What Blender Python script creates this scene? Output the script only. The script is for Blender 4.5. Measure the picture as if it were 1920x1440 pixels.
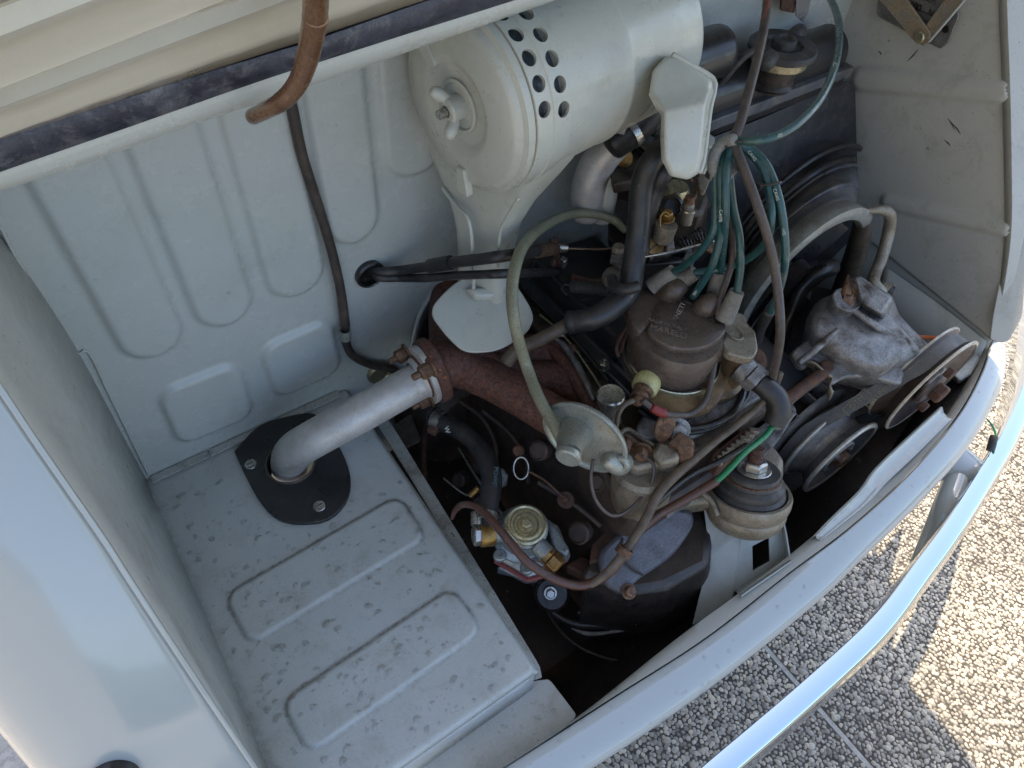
import bpy, bmesh, math, random
import numpy as np
from mathutils import Vector, Matrix
random.seed(7); np.random.seed(7)
rad = math.radians
scene = bpy.context.scene
COL = scene.collection
for o in list(bpy.data.objects): bpy.data.objects.remove(o)

# ------------------------------------------------------------------ camera
FOC = 1350.0                                     # focal length in pixels of a 1920 wide picture
A = np.array([[2740, -1430, FOC], [-1620, -2060, FOC], [60, -1130, -FOC]], float)
A /= np.linalg.norm(A, axis=1)[:, None]
U_, S_, V_ = np.linalg.svd(A)
R = U_ @ V_                                      # camera (x right, y down, z forward) -> world
EYE = np.array([0, 0, 1.25])
cam_d = bpy.data.cameras.new('camera'); cam = bpy.data.objects.new('camera', cam_d); COL.objects.link(cam)
cam_d.sensor_width = 36; cam_d.lens = 36 * FOC / 1920; cam_d.clip_start = .02; cam_d.clip_end = 500
M = Matrix.Identity(4)
for i in range(3):
    M[i][0] = R[i][0]; M[i][1] = -R[i][1]; M[i][2] = -R[i][2]; M[i][3] = EYE[i]
cam.matrix_world = M
scene.camera = cam

# ------------------------------------------------------------------ world, sun, exposure
SUN_DIR = Vector((.60, .82, 2.15)).normalized()
el = math.asin(SUN_DIR.z); az = math.atan2(SUN_DIR.x, SUN_DIR.y)
w = bpy.data.worlds.new('World'); scene.world = w; w.use_nodes = True
nt = w.node_tree; sky = nt.nodes.new('ShaderNodeTexSky'); sky.sky_type = 'NISHITA'; sky.sun_disc = False
sky.sun_elevation = el; sky.sun_rotation = az; sky.altitude = 100; sky.air_density = 1.0; sky.dust_density = 2.6; sky.ozone_density = .45
bg = nt.nodes['Background']; nt.links.new(sky.outputs[0], bg.inputs[0]); bg.inputs[1].default_value = .15
sd = bpy.data.lights.new('sun', 'SUN'); sd.energy = 2.5; sd.angle = rad(.6); sd.color = (1, .82, .58)
sun = bpy.data.objects.new('sun', sd); COL.objects.link(sun)
sun.rotation_euler = (-SUN_DIR).to_track_quat('-Z', 'Y').to_euler()
scene.view_settings.view_transform = 'Standard'; scene.view_settings.look = 'None'
scene.view_settings.exposure = 1.78; scene.view_settings.gamma = 1; scene.view_settings.use_curve_mapping = False
scene.render.engine = 'CYCLES'

# ------------------------------------------------------------------ geometry helpers
def ray(px, py):
    d = np.array([px - 960, py - 720, FOC], float); d /= np.linalg.norm(d); return R @ d
def P(px, py, z=None, y=None, x=None, d=None):
    r = ray(px, py)
    if x is not None: t = (x - EYE[0]) / r[0]
    elif y is not None: t = (y - EYE[1]) / r[1]
    elif z is not None: t = (z - EYE[2]) / r[2]
    else: t = d
    return Vector(EYE + r * t)
def PT(l, z=None, **k):                          # (px, py[, z]) list -> points
    return [P(q[0], q[1], z=q[2] if len(q) > 2 else z) if (z is not None or len(q) > 2) else P(q[0], q[1], **k) for q in l]
def PY(l, y=None): return [P(q[0], q[1], y=q[2] if len(q) > 2 else y) for q in l]
def onplane(px, py, p0, n):
    r = Vector(ray(px, py)); e = Vector(EYE); return e + r * ((p0 - e).dot(n) / r.dot(n))
def D(u, v, wv):                                 # direction from the eye's frame: right, down, towards eye
    return Vector(R @ np.array([u, v, -wv], float)).normalized()
X, Y, Z = Vector((1, 0, 0)), Vector((0, 1, 0)), Vector((0, 0, 1))

class MB:
    def __init__(s): s.v = []; s.f = []
    def add(s, vs, fs):
        b = len(s.v); s.v += [tuple(v) for v in vs]; s.f += [tuple(b + i for i in f) for f in fs]; return s

def build(name, mb, mat, parent=None, smooth=40, bevel=0, seg=2, sub=0, solid=0, **props):
    me = bpy.data.meshes.new(name); me.from_pydata(mb.v, [], mb.f)
    bm = bmesh.new(); bm.from_mesh(me); bmesh.ops.recalc_face_normals(bm, faces=bm.faces)
    bm.to_mesh(me); bm.free()
    if mat: me.materials.append(mat)
    if smooth:
        me.shade_smooth(); me.set_sharp_from_angle(angle=rad(smooth))
    o = bpy.data.objects.new(name, me); COL.objects.link(o)
    if solid:
        m = o.modifiers.new('solid', 'SOLIDIFY'); m.thickness = solid; m.offset = 0
    if bevel:
        m = o.modifiers.new('bevel', 'BEVEL'); m.width = bevel; m.segments = seg; m.limit_method = 'ANGLE'; m.angle_limit = rad(35)
    if sub:
        m = o.modifiers.new('sub', 'SUBSURF'); m.levels = sub; m.render_levels = sub
    if parent is not None:
        o.parent = parent; o.matrix_parent_inverse = rootmat(parent).inverted()
    for k, v in props.items(): o[k] = v
    return o
def rootmat(o):
    m = Matrix.Translation(o.location)
    if o.parent is not None: m = rootmat(o.parent) @ o.matrix_parent_inverse @ m
    return m
def thing(name, label, cat, loc=(0, 0, 0), group=None):
    o = bpy.data.objects.new(name, None); COL.objects.link(o); o.empty_display_size = .02
    o.location = loc; o['label'] = label; o['category'] = cat
    if group: o['group'] = group
    return o
def tag(o, label, cat, group=None):
    o['label'] = label; o['category'] = cat
    if group: o['group'] = group
    return o

def frame(n, ref=None):
    n = Vector(n).normalized(); r = Vector(ref) if ref is not None else (Z if abs(n.z) < .9 else X)
    a = (r - n * r.dot(n)).normalized(); return a, n.cross(a)
def catmull(pts, step=.004):
    pts = [Vector(p) for p in pts]
    if len(pts) == 2: return pts
    out = []; ext = [pts[0] * 2 - pts[1]] + pts + [pts[-1] * 2 - pts[-2]]
    for i in range(1, len(ext) - 2):
        p0, p1, p2, p3 = ext[i - 1:i + 3]; n = max(2, min(40, int((p2 - p1).length / step)))
        for k in range(n):
            t = k / n
            out.append(.5 * ((2 * p1) + (p2 - p0) * t + (2 * p0 - 5 * p1 + 4 * p2 - p3) * t * t + (3 * p1 - p0 - 3 * p2 + p3) * t ** 3))
    out.append(pts[-1]); return out
def tube_mb(pts, r, n=14, mb=None, smooth=True, cap='round', step=.004, flat=1.0):
    mb = mb or MB(); nr = len(pts); src = [Vector(p) for p in pts]
    c = catmull(pts, step) if smooth else src
    L = [0]
    for i in range(1, len(c)): L.append(L[-1] + (c[i] - c[i - 1]).length)
    if isinstance(r, (list, tuple)):
        key = [0]
        for i in range(1, len(src)): key.append(key[-1] + (src[i] - src[i - 1]).length)
        key = [k / key[-1] * L[-1] for k in key]; rr = list(np.interp(L, key, r))
    else: rr = [r] * len(c)
    tg = [(c[min(i + 1, len(c) - 1)] - c[max(i - 1, 0)]).normalized() for i in range(len(c))]
    a, b = frame(tg[0]); rings = []
    def ring(p, a, b, r): return [p + (a * math.cos(t) + b * math.sin(t) * flat) * r for t in [2 * math.pi * k / n for k in range(n)]]
    if cap == 'round':
        for q in (.98, .7, .35): rings.append(ring(c[0] - tg[0] * rr[0] * .55 * q, a, b, rr[0] * math.sqrt(1 - q * q) + 1e-6))
    elif cap == 'flat': rings.append(ring(c[0], a, b, rr[0] * .05))
    for i, p in enumerate(c):
        a = (a - tg[i] * a.dot(tg[i])).normalized(); b = tg[i].cross(a); rings.append(ring(p, a, b, rr[i]))
    if cap == 'round':
        for q in (.35, .7, .98): rings.append(ring(c[-1] + tg[-1] * rr[-1] * .55 * q, a, b, rr[-1] * math.sqrt(1 - q * q) + 1e-6))
    elif cap == 'flat': rings.append(ring(c[-1], a, b, rr[-1] * .05))
    vs = [v for rg in rings for v in rg]
    fs = [(i * n + k, i * n + (k + 1) % n, (i + 1) * n + (k + 1) % n, (i + 1) * n + k) for i in range(len(rings) - 1) for k in range(n)]
    if cap: fs += [tuple(range(n))[::-1], tuple((len(rings) - 1) * n + k for k in range(n))]
    return mb.add(vs, fs)
def tube(name, pts, r, mat, parent=None, n=14, cap='round', smooth=True, step=.004, **props):
    return build(name, tube_mb(pts, r, n, None, smooth, cap, step), mat, parent, smooth=50, **props)
RINGS = ('rim', 'middle_rim', 'front_rim', 'hub_ring', 'hose_clamp', 'elbow_clamp', 'cable_clip', 'band', 'collar_ring', 'end_ring', 'vane_ring', 'jet_ring', 'tank_ring', 'weld_bead', 'stay_collar', 'clip', 'collar')
def lathe_mb(o, ax, prof, n=40, mb=None, ref=None, sx=1, sy=1, ring=False):      # prof: (radius, height along ax)
    mb = mb or MB(); o = Vector(o); ax = Vector(ax).normalized(); a, b = frame(ax, ref)
    vs = [o + ax * h + (a * math.cos(2 * math.pi * k / n) * sx + b * math.sin(2 * math.pi * k / n) * sy) * max(r, 1e-5) for r, h in prof for k in range(n)]
    m = len(prof)
    fs = [(i * n + k, i * n + (k + 1) % n, (i + 1) * n + (k + 1) % n, (i + 1) * n + k) for i in range(m - 1) for k in range(n)]
    if ring: fs += [((m - 1) * n + k, (m - 1) * n + (k + 1) % n, (k + 1) % n, k) for k in range(n)]
    else: fs += [tuple(range(n))[::-1], tuple((m - 1) * n + k for k in range(n))]
    return mb.add(vs, fs)
def lathe(name, o, ax, prof, mat, parent=None, n=40, smooth=35, bevel=0, **k):
    kk = {q: k.pop(q) for q in ('ref', 'sx', 'sy') if q in k}; kk['ring'] = name in RINGS and min(p_[0] for p_ in prof) > .5 * max(p_[0] for p_ in prof)
    return build(name, lathe_mb(o, ax, prof, n, **kk), mat, parent, smooth=smooth, bevel=bevel, **k)
def hexbolt(name, o, ax, r, h, mat, parent=None, shank=0, dome=True, washer=True, smat=None):
    mb = MB(); o = Vector(o); ax = Vector(ax).normalized(); base = 0
    if washer: lathe_mb(o, ax, [(r * 1.35, 0), (r * 1.35, h * .16), (r * 1.0, h * .17)], 24, mb); base = h * .17
    lathe_mb(o, ax, [(r, base), (r, h * .85), (r * .86, h), (r * .01, h)], 6, mb)
    if shank: lathe_mb(o, ax, [(r * .5, h)] + [(r * (.5 if i % 2 else .44), h + shank * i / 8) for i in range(1, 8)] + [(r * .4, h + shank)], 16, mb)
    return build(name, mb, mat, parent, smooth=25, bevel=r * .06, seg=1)
def plate_mb(pts, n, th, mb=None):               # outline + thickness away from n
    mb = mb or MB(); n = Vector(n).normalized(); k = len(pts)
    vs = [Vector(p) for p in pts] + [Vector(p) - n * th for p in pts]
    return mb.add(vs, [tuple(range(k)), tuple(range(2 * k - 1, k - 1, -1))] + [(i, (i + 1) % k, k + (i + 1) % k, k + i) for i in range(k)])
def rnd(pts, r=.3, n=4):                         # round the corners of an outline
    out = []; k = len(pts)
    for i in range(k):
        p, a, b = pts[i], pts[i - 1], pts[(i + 1) % k]
        u = p + (a - p) * min(r, .48); v = p + (b - p) * min(r, .48)
        for j in range(n + 1):
            t = j / n; out.append(u * (1 - t) ** 2 + p * 2 * t * (1 - t) + v * t * t)
    return out
def plate(name, px, mat, parent=None, z=None, p0=None, n=None, th=.003, bevel=.0006, r=.25, k=4, smooth=35, **q):
    if n is None: n = Z
    n = Vector(n).normalized()
    if p0 is None: p0 = Vector((0, 0, z))
    pts = [onplane(a, b, p0, n) for a, b in px]
    if r: pts = rnd(pts, r, k)
    return build(name, plate_mb(pts, n, th), mat, parent, smooth=smooth, bevel=bevel, **q)
def box_mb(c, ax, ay, az, mb=None):
    mb = mb or MB(); c = Vector(c); v = [c + Vector(ax) * i + Vector(ay) * j + Vector(az) * k for i in (-1, 1) for j in (-1, 1) for k in (-1, 1)]
    return mb.add(v, [(0, 1, 3, 2), (4, 6, 7, 5), (0, 4, 5, 1), (2, 3, 7, 6), (0, 2, 6, 4), (1, 5, 7, 3)])
def box(name, c, hx, hy, hz, mat, parent=None, rz=0, bevel=.001, axes=None, **k):
    if axes: a, b, d = [Vector(q).normalized() for q in axes]
    else: a, b, d = Vector((math.cos(rz), math.sin(rz), 0)), Vector((-math.sin(rz), math.cos(rz), 0)), Z
    return build(name, box_mb(c, a * hx, b * hy, d * hz), mat, parent, smooth=30, bevel=bevel, **k)
def loft_mb(rings, closed=False, caps=False, mb=None):
    mb = mb or MB(); n = len(rings[0]); m = len(rings)
    fs = [(i * n + k, i * n + (k + 1) % n, (i + 1) * n + (k + 1) % n, (i + 1) * n + k) for i in range(m - 1) for k in range(n if closed else n - 1)]
    if caps: fs += [tuple(range(n))[::-1], tuple((m - 1) * n + k for k in range(n))]
    return mb.add([v for r in rings for v in r], fs)
def resample(pts, n):
    c = catmull(pts, .01) if len(pts) > 2 else [Vector(p) for p in pts]
    L = [0]
    for i in range(1, len(c)): L.append(L[-1] + (c[i] - c[i - 1]).length)
    out = []
    for k in range(n):
        t = L[-1] * k / (n - 1); j = max(1, min(int(np.searchsorted(L, t)), len(c) - 1)); s = (t - L[j - 1]) / max(1e-9, L[j] - L[j - 1])
        out.append(c[j - 1].lerp(c[j], min(1, s)))
    return out
def sheet(name, lines, mat, parent=None, n=60, solid=.0015, smooth=40, **k):   # loft through polylines
    return build(name, loft_mb([resample(l, n) for l in lines]), mat, parent, smooth=smooth, solid=solid, **k)
def rrect(c, a, b, wa, wb, r, n=4):
    c = Vector(c); out = []
    for sx, sy, t0 in ((1, 1, 0), (-1, 1, 90), (-1, -1, 180), (1, -1, 270)):
        for k in range(n + 1):
            t = rad(t0 + 90 * k / n); out.append(c + a * (sx * (wa - r) + r * math.cos(t)) + b * (sy * (wb - r) + r * math.sin(t)))
    return out
def text(name, s, o, xd, yd, size, mat, parent=None, ext=.0002, align='CENTER', **k):
    cu = bpy.data.curves.new('t', 'FONT'); cu.body = s; cu.size = size; cu.align_x = align; cu.align_y = 'CENTER'; cu.extrude = ext; cu.resolution_u = 3
    ob = bpy.data.objects.new('t', cu); COL.objects.link(ob)
    me = bpy.data.meshes.new_from_object(ob.evaluated_get(bpy.context.evaluated_depsgraph_get())); bpy.data.objects.remove(ob); bpy.data.curves.remove(cu)
    xd = Vector(xd).normalized(); yd = Vector(yd); yd = (yd - xd * yd.dot(xd)).normalized(); zd = xd.cross(yd)
    mm = Matrix(((xd.x, yd.x, zd.x, o[0]), (xd.y, yd.y, zd.y, o[1]), (xd.z, yd.z, zd.z, o[2]), (0, 0, 0, 1)))
    me.transform(mm); me.name = name; me.materials.clear(); me.materials.append(mat)
    ob = bpy.data.objects.new(name, me); COL.objects.link(ob)
    if parent is not None: ob.parent = parent; ob.matrix_parent_inverse = rootmat(parent).inverted()
    return ob

# ------------------------------------------------------------------ materials
def mat(name, base, base2=None, sc=30, rough=.5, metal=0, bump=.15, bsc=None, dirt=None, dsc=8, damt=.5, coat=0, rvar=.15, spots=None, ssc=220, samt=.0, spec=.5, grain=.3, gsc=650, attr=None, thr=None):
    m = bpy.data.materials.new(name); m.use_nodes = True; n = m.node_tree.nodes; L = m.node_tree.links
    b = n['Principled BSDF']; tc = n.new('ShaderNodeTexCoord')
    def noise(s, det=6, r=.6, dist=0):
        q = n.new('ShaderNodeTexNoise'); q.inputs['Scale'].default_value = s; q.inputs['Detail'].default_value = det; q.inputs['Roughness'].default_value = r
        q.inputs['Distortion'].default_value = dist; L.new(tc.outputs['Object'], q.inputs['Vector']); return q.outputs['Fac']
    def ramp(src, a, c):
        q = n.new('ShaderNodeMapRange'); q.inputs[1].default_value = a; q.inputs[2].default_value = c; L.new(src, q.inputs[0]); return q.outputs[0]
    def mix(f, a, c):
        q = n.new('ShaderNodeMix'); q.data_type = 'RGBA'
        if isinstance(f, float): q.inputs[0].default_value = f
        else: L.new(f, q.inputs[0])
        for i, s in ((6, a), (7, c)):
            if isinstance(s, tuple): q.inputs[i].default_value = s + (1,)
            else: L.new(s, q.inputs[i])
        return q.outputs[2]
    def mul(a, k):
        q = n.new('ShaderNodeMath'); q.operation = 'MULTIPLY'; L.new(a, q.inputs[0])
        if isinstance(k, float): q.inputs[1].default_value = k
        else: L.new(k, q.inputs[1])
        return q.outputs[0]
    base = tuple(base); col = base
    if base2: col = mix(ramp(noise(sc), .38, .62), base, tuple(base2))
    rg = None
    if dirt:
        d = ramp(noise(dsc, 10, .72, .4), thr or .52, (thr or .52) + .2); f = mul(d, float(damt)); col = mix(f, col, tuple(dirt)); rg = f
    if spots:
        s = ramp(noise(ssc, 3, .5), .66, .70); s2 = ramp(noise(dsc * 2.2, 3), .45, .6); f2 = mul(mul(s, s2), float(samt)); col = mix(f2, col, tuple(spots))
    if attr:
        q = n.new('ShaderNodeAttribute'); q.attribute_name = attr[0]
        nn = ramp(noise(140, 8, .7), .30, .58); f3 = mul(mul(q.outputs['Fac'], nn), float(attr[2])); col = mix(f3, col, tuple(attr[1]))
    if isinstance(col, tuple): b.inputs['Base Color'].default_value = col + (1,)
    else: L.new(col, b.inputs['Base Color'])
    if grain:
        gq = n.new('ShaderNodeMapRange'); L.new(noise(gsc, 5, .7), gq.inputs[0]); gq.inputs[1].default_value = .35; gq.inputs[2].default_value = .65; gq.inputs[3].default_value = 1 - grain; gq.inputs[4].default_value = 1 + grain * .8
        hs = n.new('ShaderNodeHueSaturation'); L.new(gq.outputs[0], hs.inputs['Value'])
        if isinstance(col, tuple): hs.inputs['Color'].default_value = col + (1,); L.new(hs.outputs[0], b.inputs['Base Color'])
        else:
            L.new(col, hs.inputs['Color']); L.new(hs.outputs[0], b.inputs['Base Color'])
    b.inputs['Metallic'].default_value = metal
    rn = n.new('ShaderNodeMapRange'); L.new(noise((bsc or 200) * .35, 6, .65), rn.inputs[0]); rn.inputs[1].default_value = .3; rn.inputs[2].default_value = .7
    rn.inputs[3].default_value = max(.02, rough - rvar); rn.inputs[4].default_value = min(1, rough + rvar); rout = rn.outputs[0]
    if rg is not None:
        q = n.new('ShaderNodeMath'); q.operation = 'MAXIMUM'; L.new(rout, q.inputs[0]); L.new(rg, q.inputs[1]); rout = q.outputs[0]
    L.new(rout, b.inputs['Roughness'])
    if bump:
        q = n.new('ShaderNodeBump'); q.inputs['Strength'].default_value = bump; q.inputs['Distance'].default_value = .001; L.new(noise(bsc or 200, 6, .65), q.inputs['Height']); L.new(q.outputs[0], b.inputs['Normal'])
    b.inputs['Coat Weight'].default_value = coat; b.inputs['Coat Roughness'].default_value = .06; b.inputs['Specular IOR Level'].default_value = spec
    return m
PB = (.45, .468, .435)
m_paint = mat('paint_cream_grey', PB, (.43, .45, .42), 4, rough=.26, bump=.05, bsc=90, coat=.35, dirt=(.24, .21, .16), dsc=14, damt=.22, spots=(.18, .16, .12), samt=.35, ssc=700, rvar=.06, grain=.03)
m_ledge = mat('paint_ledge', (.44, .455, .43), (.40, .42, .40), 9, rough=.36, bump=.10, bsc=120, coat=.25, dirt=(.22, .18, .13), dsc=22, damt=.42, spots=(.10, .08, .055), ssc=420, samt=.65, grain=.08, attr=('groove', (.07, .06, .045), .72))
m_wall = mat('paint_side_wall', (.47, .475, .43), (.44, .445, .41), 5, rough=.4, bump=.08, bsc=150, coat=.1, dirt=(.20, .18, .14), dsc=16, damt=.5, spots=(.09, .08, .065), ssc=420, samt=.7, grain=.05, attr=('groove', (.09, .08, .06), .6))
m_skin = mat('paint_outer_skin', (.36, .385, .375), None, rough=.16, bump=.02, bsc=50, coat=.8, rvar=.04, grain=0)
m_filter = mat('paint_air_cleaner', (.46, .47, .41), (.43, .44, .39), 14, grain=.04, rough=.36, bump=.06, bsc=160, coat=.2, dirt=(.25, .23, .18), dsc=22, damt=.32, spots=(.15, .13, .1), samt=.4, ssc=700)
m_grimyp = mat('paint_grimy', (.40, .41, .38), (.32, .32, .28), 20, rough=.5, bump=.25, dirt=(.08, .065, .045), dsc=30, damt=.8, spots=(.04, .03, .025), samt=.9)
m_black = mat('black_gloss_paint', (.012, .012, .014), (.02, .018, .017), 30, rough=.36, bump=.08, bsc=120, coat=.12, dirt=(.06, .05, .04), dsc=30, damt=.15, grain=.1)
m_oily = mat('oily_black_metal', (.018, .015, .013), (.035, .025, .02), 40, rough=.38, bump=.5, bsc=150, dirt=(.07, .055, .045), dsc=34, damt=.5, spots=(.25, .24, .22), ssc=190, samt=.25)
m_block = mat('greasy_brown_iron', (.032, .023, .018), (.058, .038, .027), 60, rough=.62, bump=.7, bsc=190, dirt=(.10, .055, .035), dsc=22, damt=.5)
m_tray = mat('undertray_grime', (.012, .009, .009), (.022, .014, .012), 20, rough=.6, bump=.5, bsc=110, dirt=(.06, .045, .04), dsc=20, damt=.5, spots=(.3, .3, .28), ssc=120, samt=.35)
m_rub = mat('black_rubber', (.015, .015, .016), (.028, .027, .027), 40, rough=.42, bump=.15, dirt=(.09, .08, .065), dsc=45, damt=.45)
m_rubg = mat('dusty_rubber', (.036, .035, .035), (.06, .056, .052), 50, rough=.55, bump=.2, dirt=(.16, .14, .11), dsc=60, damt=.5)
m_seal = mat('rubber_seal', (.015, .016, .028), (.05, .055, .075), 35, rough=.5, bump=.5, bsc=260, dirt=(.22, .22, .23), dsc=26, damt=.85, thr=.5)
m_alu = mat('cast_aluminium', (.31, .31, .31), (.20, .195, .19), 70, rough=.5, metal=.6, bump=1.0, bsc=420, dirt=(.07, .052, .035), dsc=30, damt=.92, thr=.47)
m_alud = mat('oily_aluminium', (.12, .10, .08), (.06, .048, .036), 45, rough=.42, metal=.6, bump=.8, bsc=300, dirt=(.03, .022, .016), dsc=30, damt=.9)
m_alut = mat('tan_grimy_aluminium', (.30, .265, .21), (.22, .19, .14), 45, rough=.5, metal=.45, bump=.7, bsc=300, dirt=(.08, .055, .035), dsc=40, damt=.8)
m_pipe = mat('silver_pipe', (.54, .52, .49), (.42, .405, .385), 34, rough=.5, metal=.35, bump=.3, bsc=200, dirt=(.26, .21, .16), dsc=24, damt=.6, grain=.1, gsc=420)
m_steel = mat('zinc_steel', (.50, .49, .45), (.36, .34, .30), 60, rough=.3, metal=.9, bump=.3, dirt=(.10, .08, .05), dsc=60, damt=.6)
m_gold = mat('gold_zinc', (.50, .45, .28), (.42, .38, .26), 60, rough=.32, metal=.8, bump=.3, dirt=(.16, .12, .06), dsc=70, damt=.6)
m_brass = mat('old_brass', (.36, .22, .07), (.22, .13, .05), 60, rough=.38, metal=.8, bump=.4, dirt=(.07, .04, .02), dsc=80, damt=.7)
m_rust = mat('rusted_iron', (.070, .029, .020), (.14, .055, .034), 150, rough=.7, bump=.7, bsc=800, dirt=(.15, .12, .125), dsc=60, damt=.6, spots=(.30, .10, .035), ssc=260, samt=.95, rvar=.25, grain=.5, gsc=520)
m_rustd = mat('dark_rust', (.06, .03, .022), (.12, .055, .03), 80, rough=.8, bump=.9, bsc=300, dirt=(.03, .022, .02), dsc=40, damt=.7)
m_rbolt = mat('rusty_bolt', (.20, .115, .065), (.10, .055, .035), 140, grain=.5, rough=.6, metal=.4, bump=.8, bsc=300, dirt=(.08, .04, .03), dsc=70, damt=.6)
m_bake = mat('brown_bakelite', (.066, .047, .035), (.09, .068, .053), 30, rough=.3, grain=.2, bump=.35, bsc=300, dirt=(.15, .13, .115), dsc=16, damt=.6, spots=(.32, .3, .28), ssc=330, samt=.7)
m_distb = mat('oily_distributor_body', (.22, .15, .08), (.11, .075, .045), 40, rough=.35, metal=.35, bump=.5, dirt=(.02, .015, .012), dsc=34, damt=.8)
m_teal = mat('teal_cable', (.013, .060, .064), (.018, .078, .08), 60, rough=.35, bump=.1, coat=.2, dirt=(.16, .16, .12), dsc=55, damt=.55)
m_boot = mat('chalky_boot', (.22, .21, .185), (.15, .14, .12), 70, rough=.75, bump=.6, bsc=260, dirt=(.07, .06, .045), dsc=60, damt=.6)
m_olive = mat('olive_tube', (.17, .17, .11), (.21, .21, .14), 40, rough=.45, bump=.1, coat=.1, dirt=(.09, .075, .05), dsc=45, damt=.6)
m_loom = mat('grey_brown_cable', (.055, .044, .040), (.085, .066, .056), 60, rough=.5, bump=.2, dirt=(.16, .12, .085), dsc=50, damt=.5)
m_tan = mat('tan_cable', (.12, .09, .06), (.07, .052, .036), 60, rough=.55, bump=.3, dirt=(.05, .035, .025), dsc=60, damt=.6)
m_bcab = mat('brown_cable', (.095, .038, .026), (.06, .028, .02), 60, rough=.42, bump=.15, coat=.1, dirt=(.2, .14, .1), dsc=60, damt=.4)
m_copper = mat('copper_brown', (.19, .10, .05), (.14, .07, .038), 40, rough=.26, bump=.15, coat=.5, metal=.25)
m_green = mat('green_wire', (.006, .17, .06), None, rough=.35, bump=0, coat=.2)
m_grey = mat('grey_plastic', (.20, .195, .175), None, rough=.45, bump=.1)
m_white = mat('light_print', (.55, .58, .5), None, rough=.6, bump=0)
m_yel = mat('yellow_plastic', (.52, .50, .22), (.42, .38, .18), 60, rough=.4, bump=.1, dirt=(.2, .14, .05), dsc=80, damt=.5)
m_red = mat('red_rubber', (.20, .02, .02), None, rough=.5, bump=.1)
m_red2 = mat('red_gasket', (.20, .05, .045), None, rough=.6, bump=.2)
m_chrome = mat('chrome', (.60, .65, .70), None, grain=0, rough=.07, metal=1, bump=.03, bsc=60, rvar=.03)
m_diaph = mat('grey_green_zinc', (.36, .37, .33), (.30, .31, .27), 40, rough=.38, metal=.5, bump=.2, dirt=(.22, .17, .09), dsc=40, damt=.6)
m_pump = mat('blue_grey_zinc', (.30, .33, .34), (.22, .25, .26), 50, rough=.38, metal=.6, bump=.5, bsc=350, dirt=(.08, .07, .05), dsc=50, damt=.6)
m_pulley = mat('worn_pulley', (.21, .20, .185), (.29, .27, .245), 90, rough=.42, metal=.5, bump=.35, dirt=(.05, .04, .032), dsc=40, damt=.6)
m_belt = mat('belt_rubber', (.10, .10, .098), (.13, .127, .12), 60, rough=.55, bump=.2, dirt=(.06, .052, .045), dsc=50, damt=.5)
m_udisc = mat('upper_disc_brown', (.075, .055, .048), (.05, .038, .034), 60, rough=.45, bump=.5, metal=.2, dirt=(.13, .09, .07), dsc=40, damt=.6)
m_rim = mat('bare_rim', (.52, .49, .42), (.38, .35, .29), 80, rough=.4, metal=.3, bump=.4, dirt=(.1, .07, .04), dsc=90, damt=.5)
m_gasket = mat('black_gasket', (.012, .011, .01), None, rough=.3, bump=.4, coat=.3)
m_plate = mat('stamped_plate', (.28, .28, .27), (.22, .22, .21), 60, rough=.45, metal=.6, bump=.3, dirt=(.12, .1, .07), dsc=40, damt=.5)
m_lbr = mat('rusty_bracket', (.42, .33, .22), (.34, .31, .26), 60, rough=.5, metal=.5, bump=.6, dirt=(.25, .13, .05), dsc=40, damt=.7)
m_orange = mat('orange_wire', (.45, .12, .03), None, rough=.45, bump=.1)
m_rad = mat('radiator_core', (.02, .021, .024), (.03, .03, .032), 60, rough=.5, bump=.3, dirt=(.10, .09, .08), dsc=60, damt=.5, spots=(.3, .3, .28), ssc=260, samt=.5)
m_shroud = mat('worn_shroud', (.12, .122, .13), (.07, .072, .078), 40, rough=.45, bump=.4, dirt=(.27, .225, .16), dsc=18, damt=.85, metal=.15)
m_lip = mat('bare_lip', (.30, .31, .28), (.22, .22, .20), 60, rough=.45, metal=.3, bump=.4, dirt=(.12, .095, .06), dsc=26, damt=.8)
m_foil = mat('crinkled_foil', (.55, .57, .62), None, rough=.25, metal=.9, bump=1, bsc=60)
# water
m_water = bpy.data.materials.new('water_drop'); m_water.use_nodes = True
nn_ = m_water.node_tree.nodes; ll_ = m_water.node_tree.links; nn_.remove(nn_['Principled BSDF'])
a_, g_, f_, x_ = nn_.new('ShaderNodeBsdfTransparent'), nn_.new('ShaderNodeBsdfGlossy'), nn_.new('ShaderNodeFresnel'), nn_.new('ShaderNodeMixShader')
a_.inputs[0].default_value = (.975, .98, .985, 1); g_.inputs['Roughness'].default_value = .03; f_.inputs[0].default_value = 1.75
ge_ = nn_.new('ShaderNodeNewGeometry'); m1_ = nn_.new('ShaderNodeMath'); m1_.operation = 'MULTIPLY_ADD'; m1_.inputs[1].default_value = -.60; m1_.inputs[2].default_value = 1; ll_.new(ge_.outputs['Backfacing'], m1_.inputs[0]); m2_ = nn_.new('ShaderNodeMath'); m2_.operation = 'MULTIPLY'; ll_.new(m1_.outputs[0], m2_.inputs[0]); ll_.new(f_.outputs[0], m2_.inputs[1]); ll_.new(m2_.outputs[0], x_.inputs[0]); ll_.new(a_.outputs[0], x_.inputs[1]); ll_.new(g_.outputs[0], x_.inputs[2]); ll_.new(x_.outputs[0], nn_['Material Output'].inputs[0])
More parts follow.
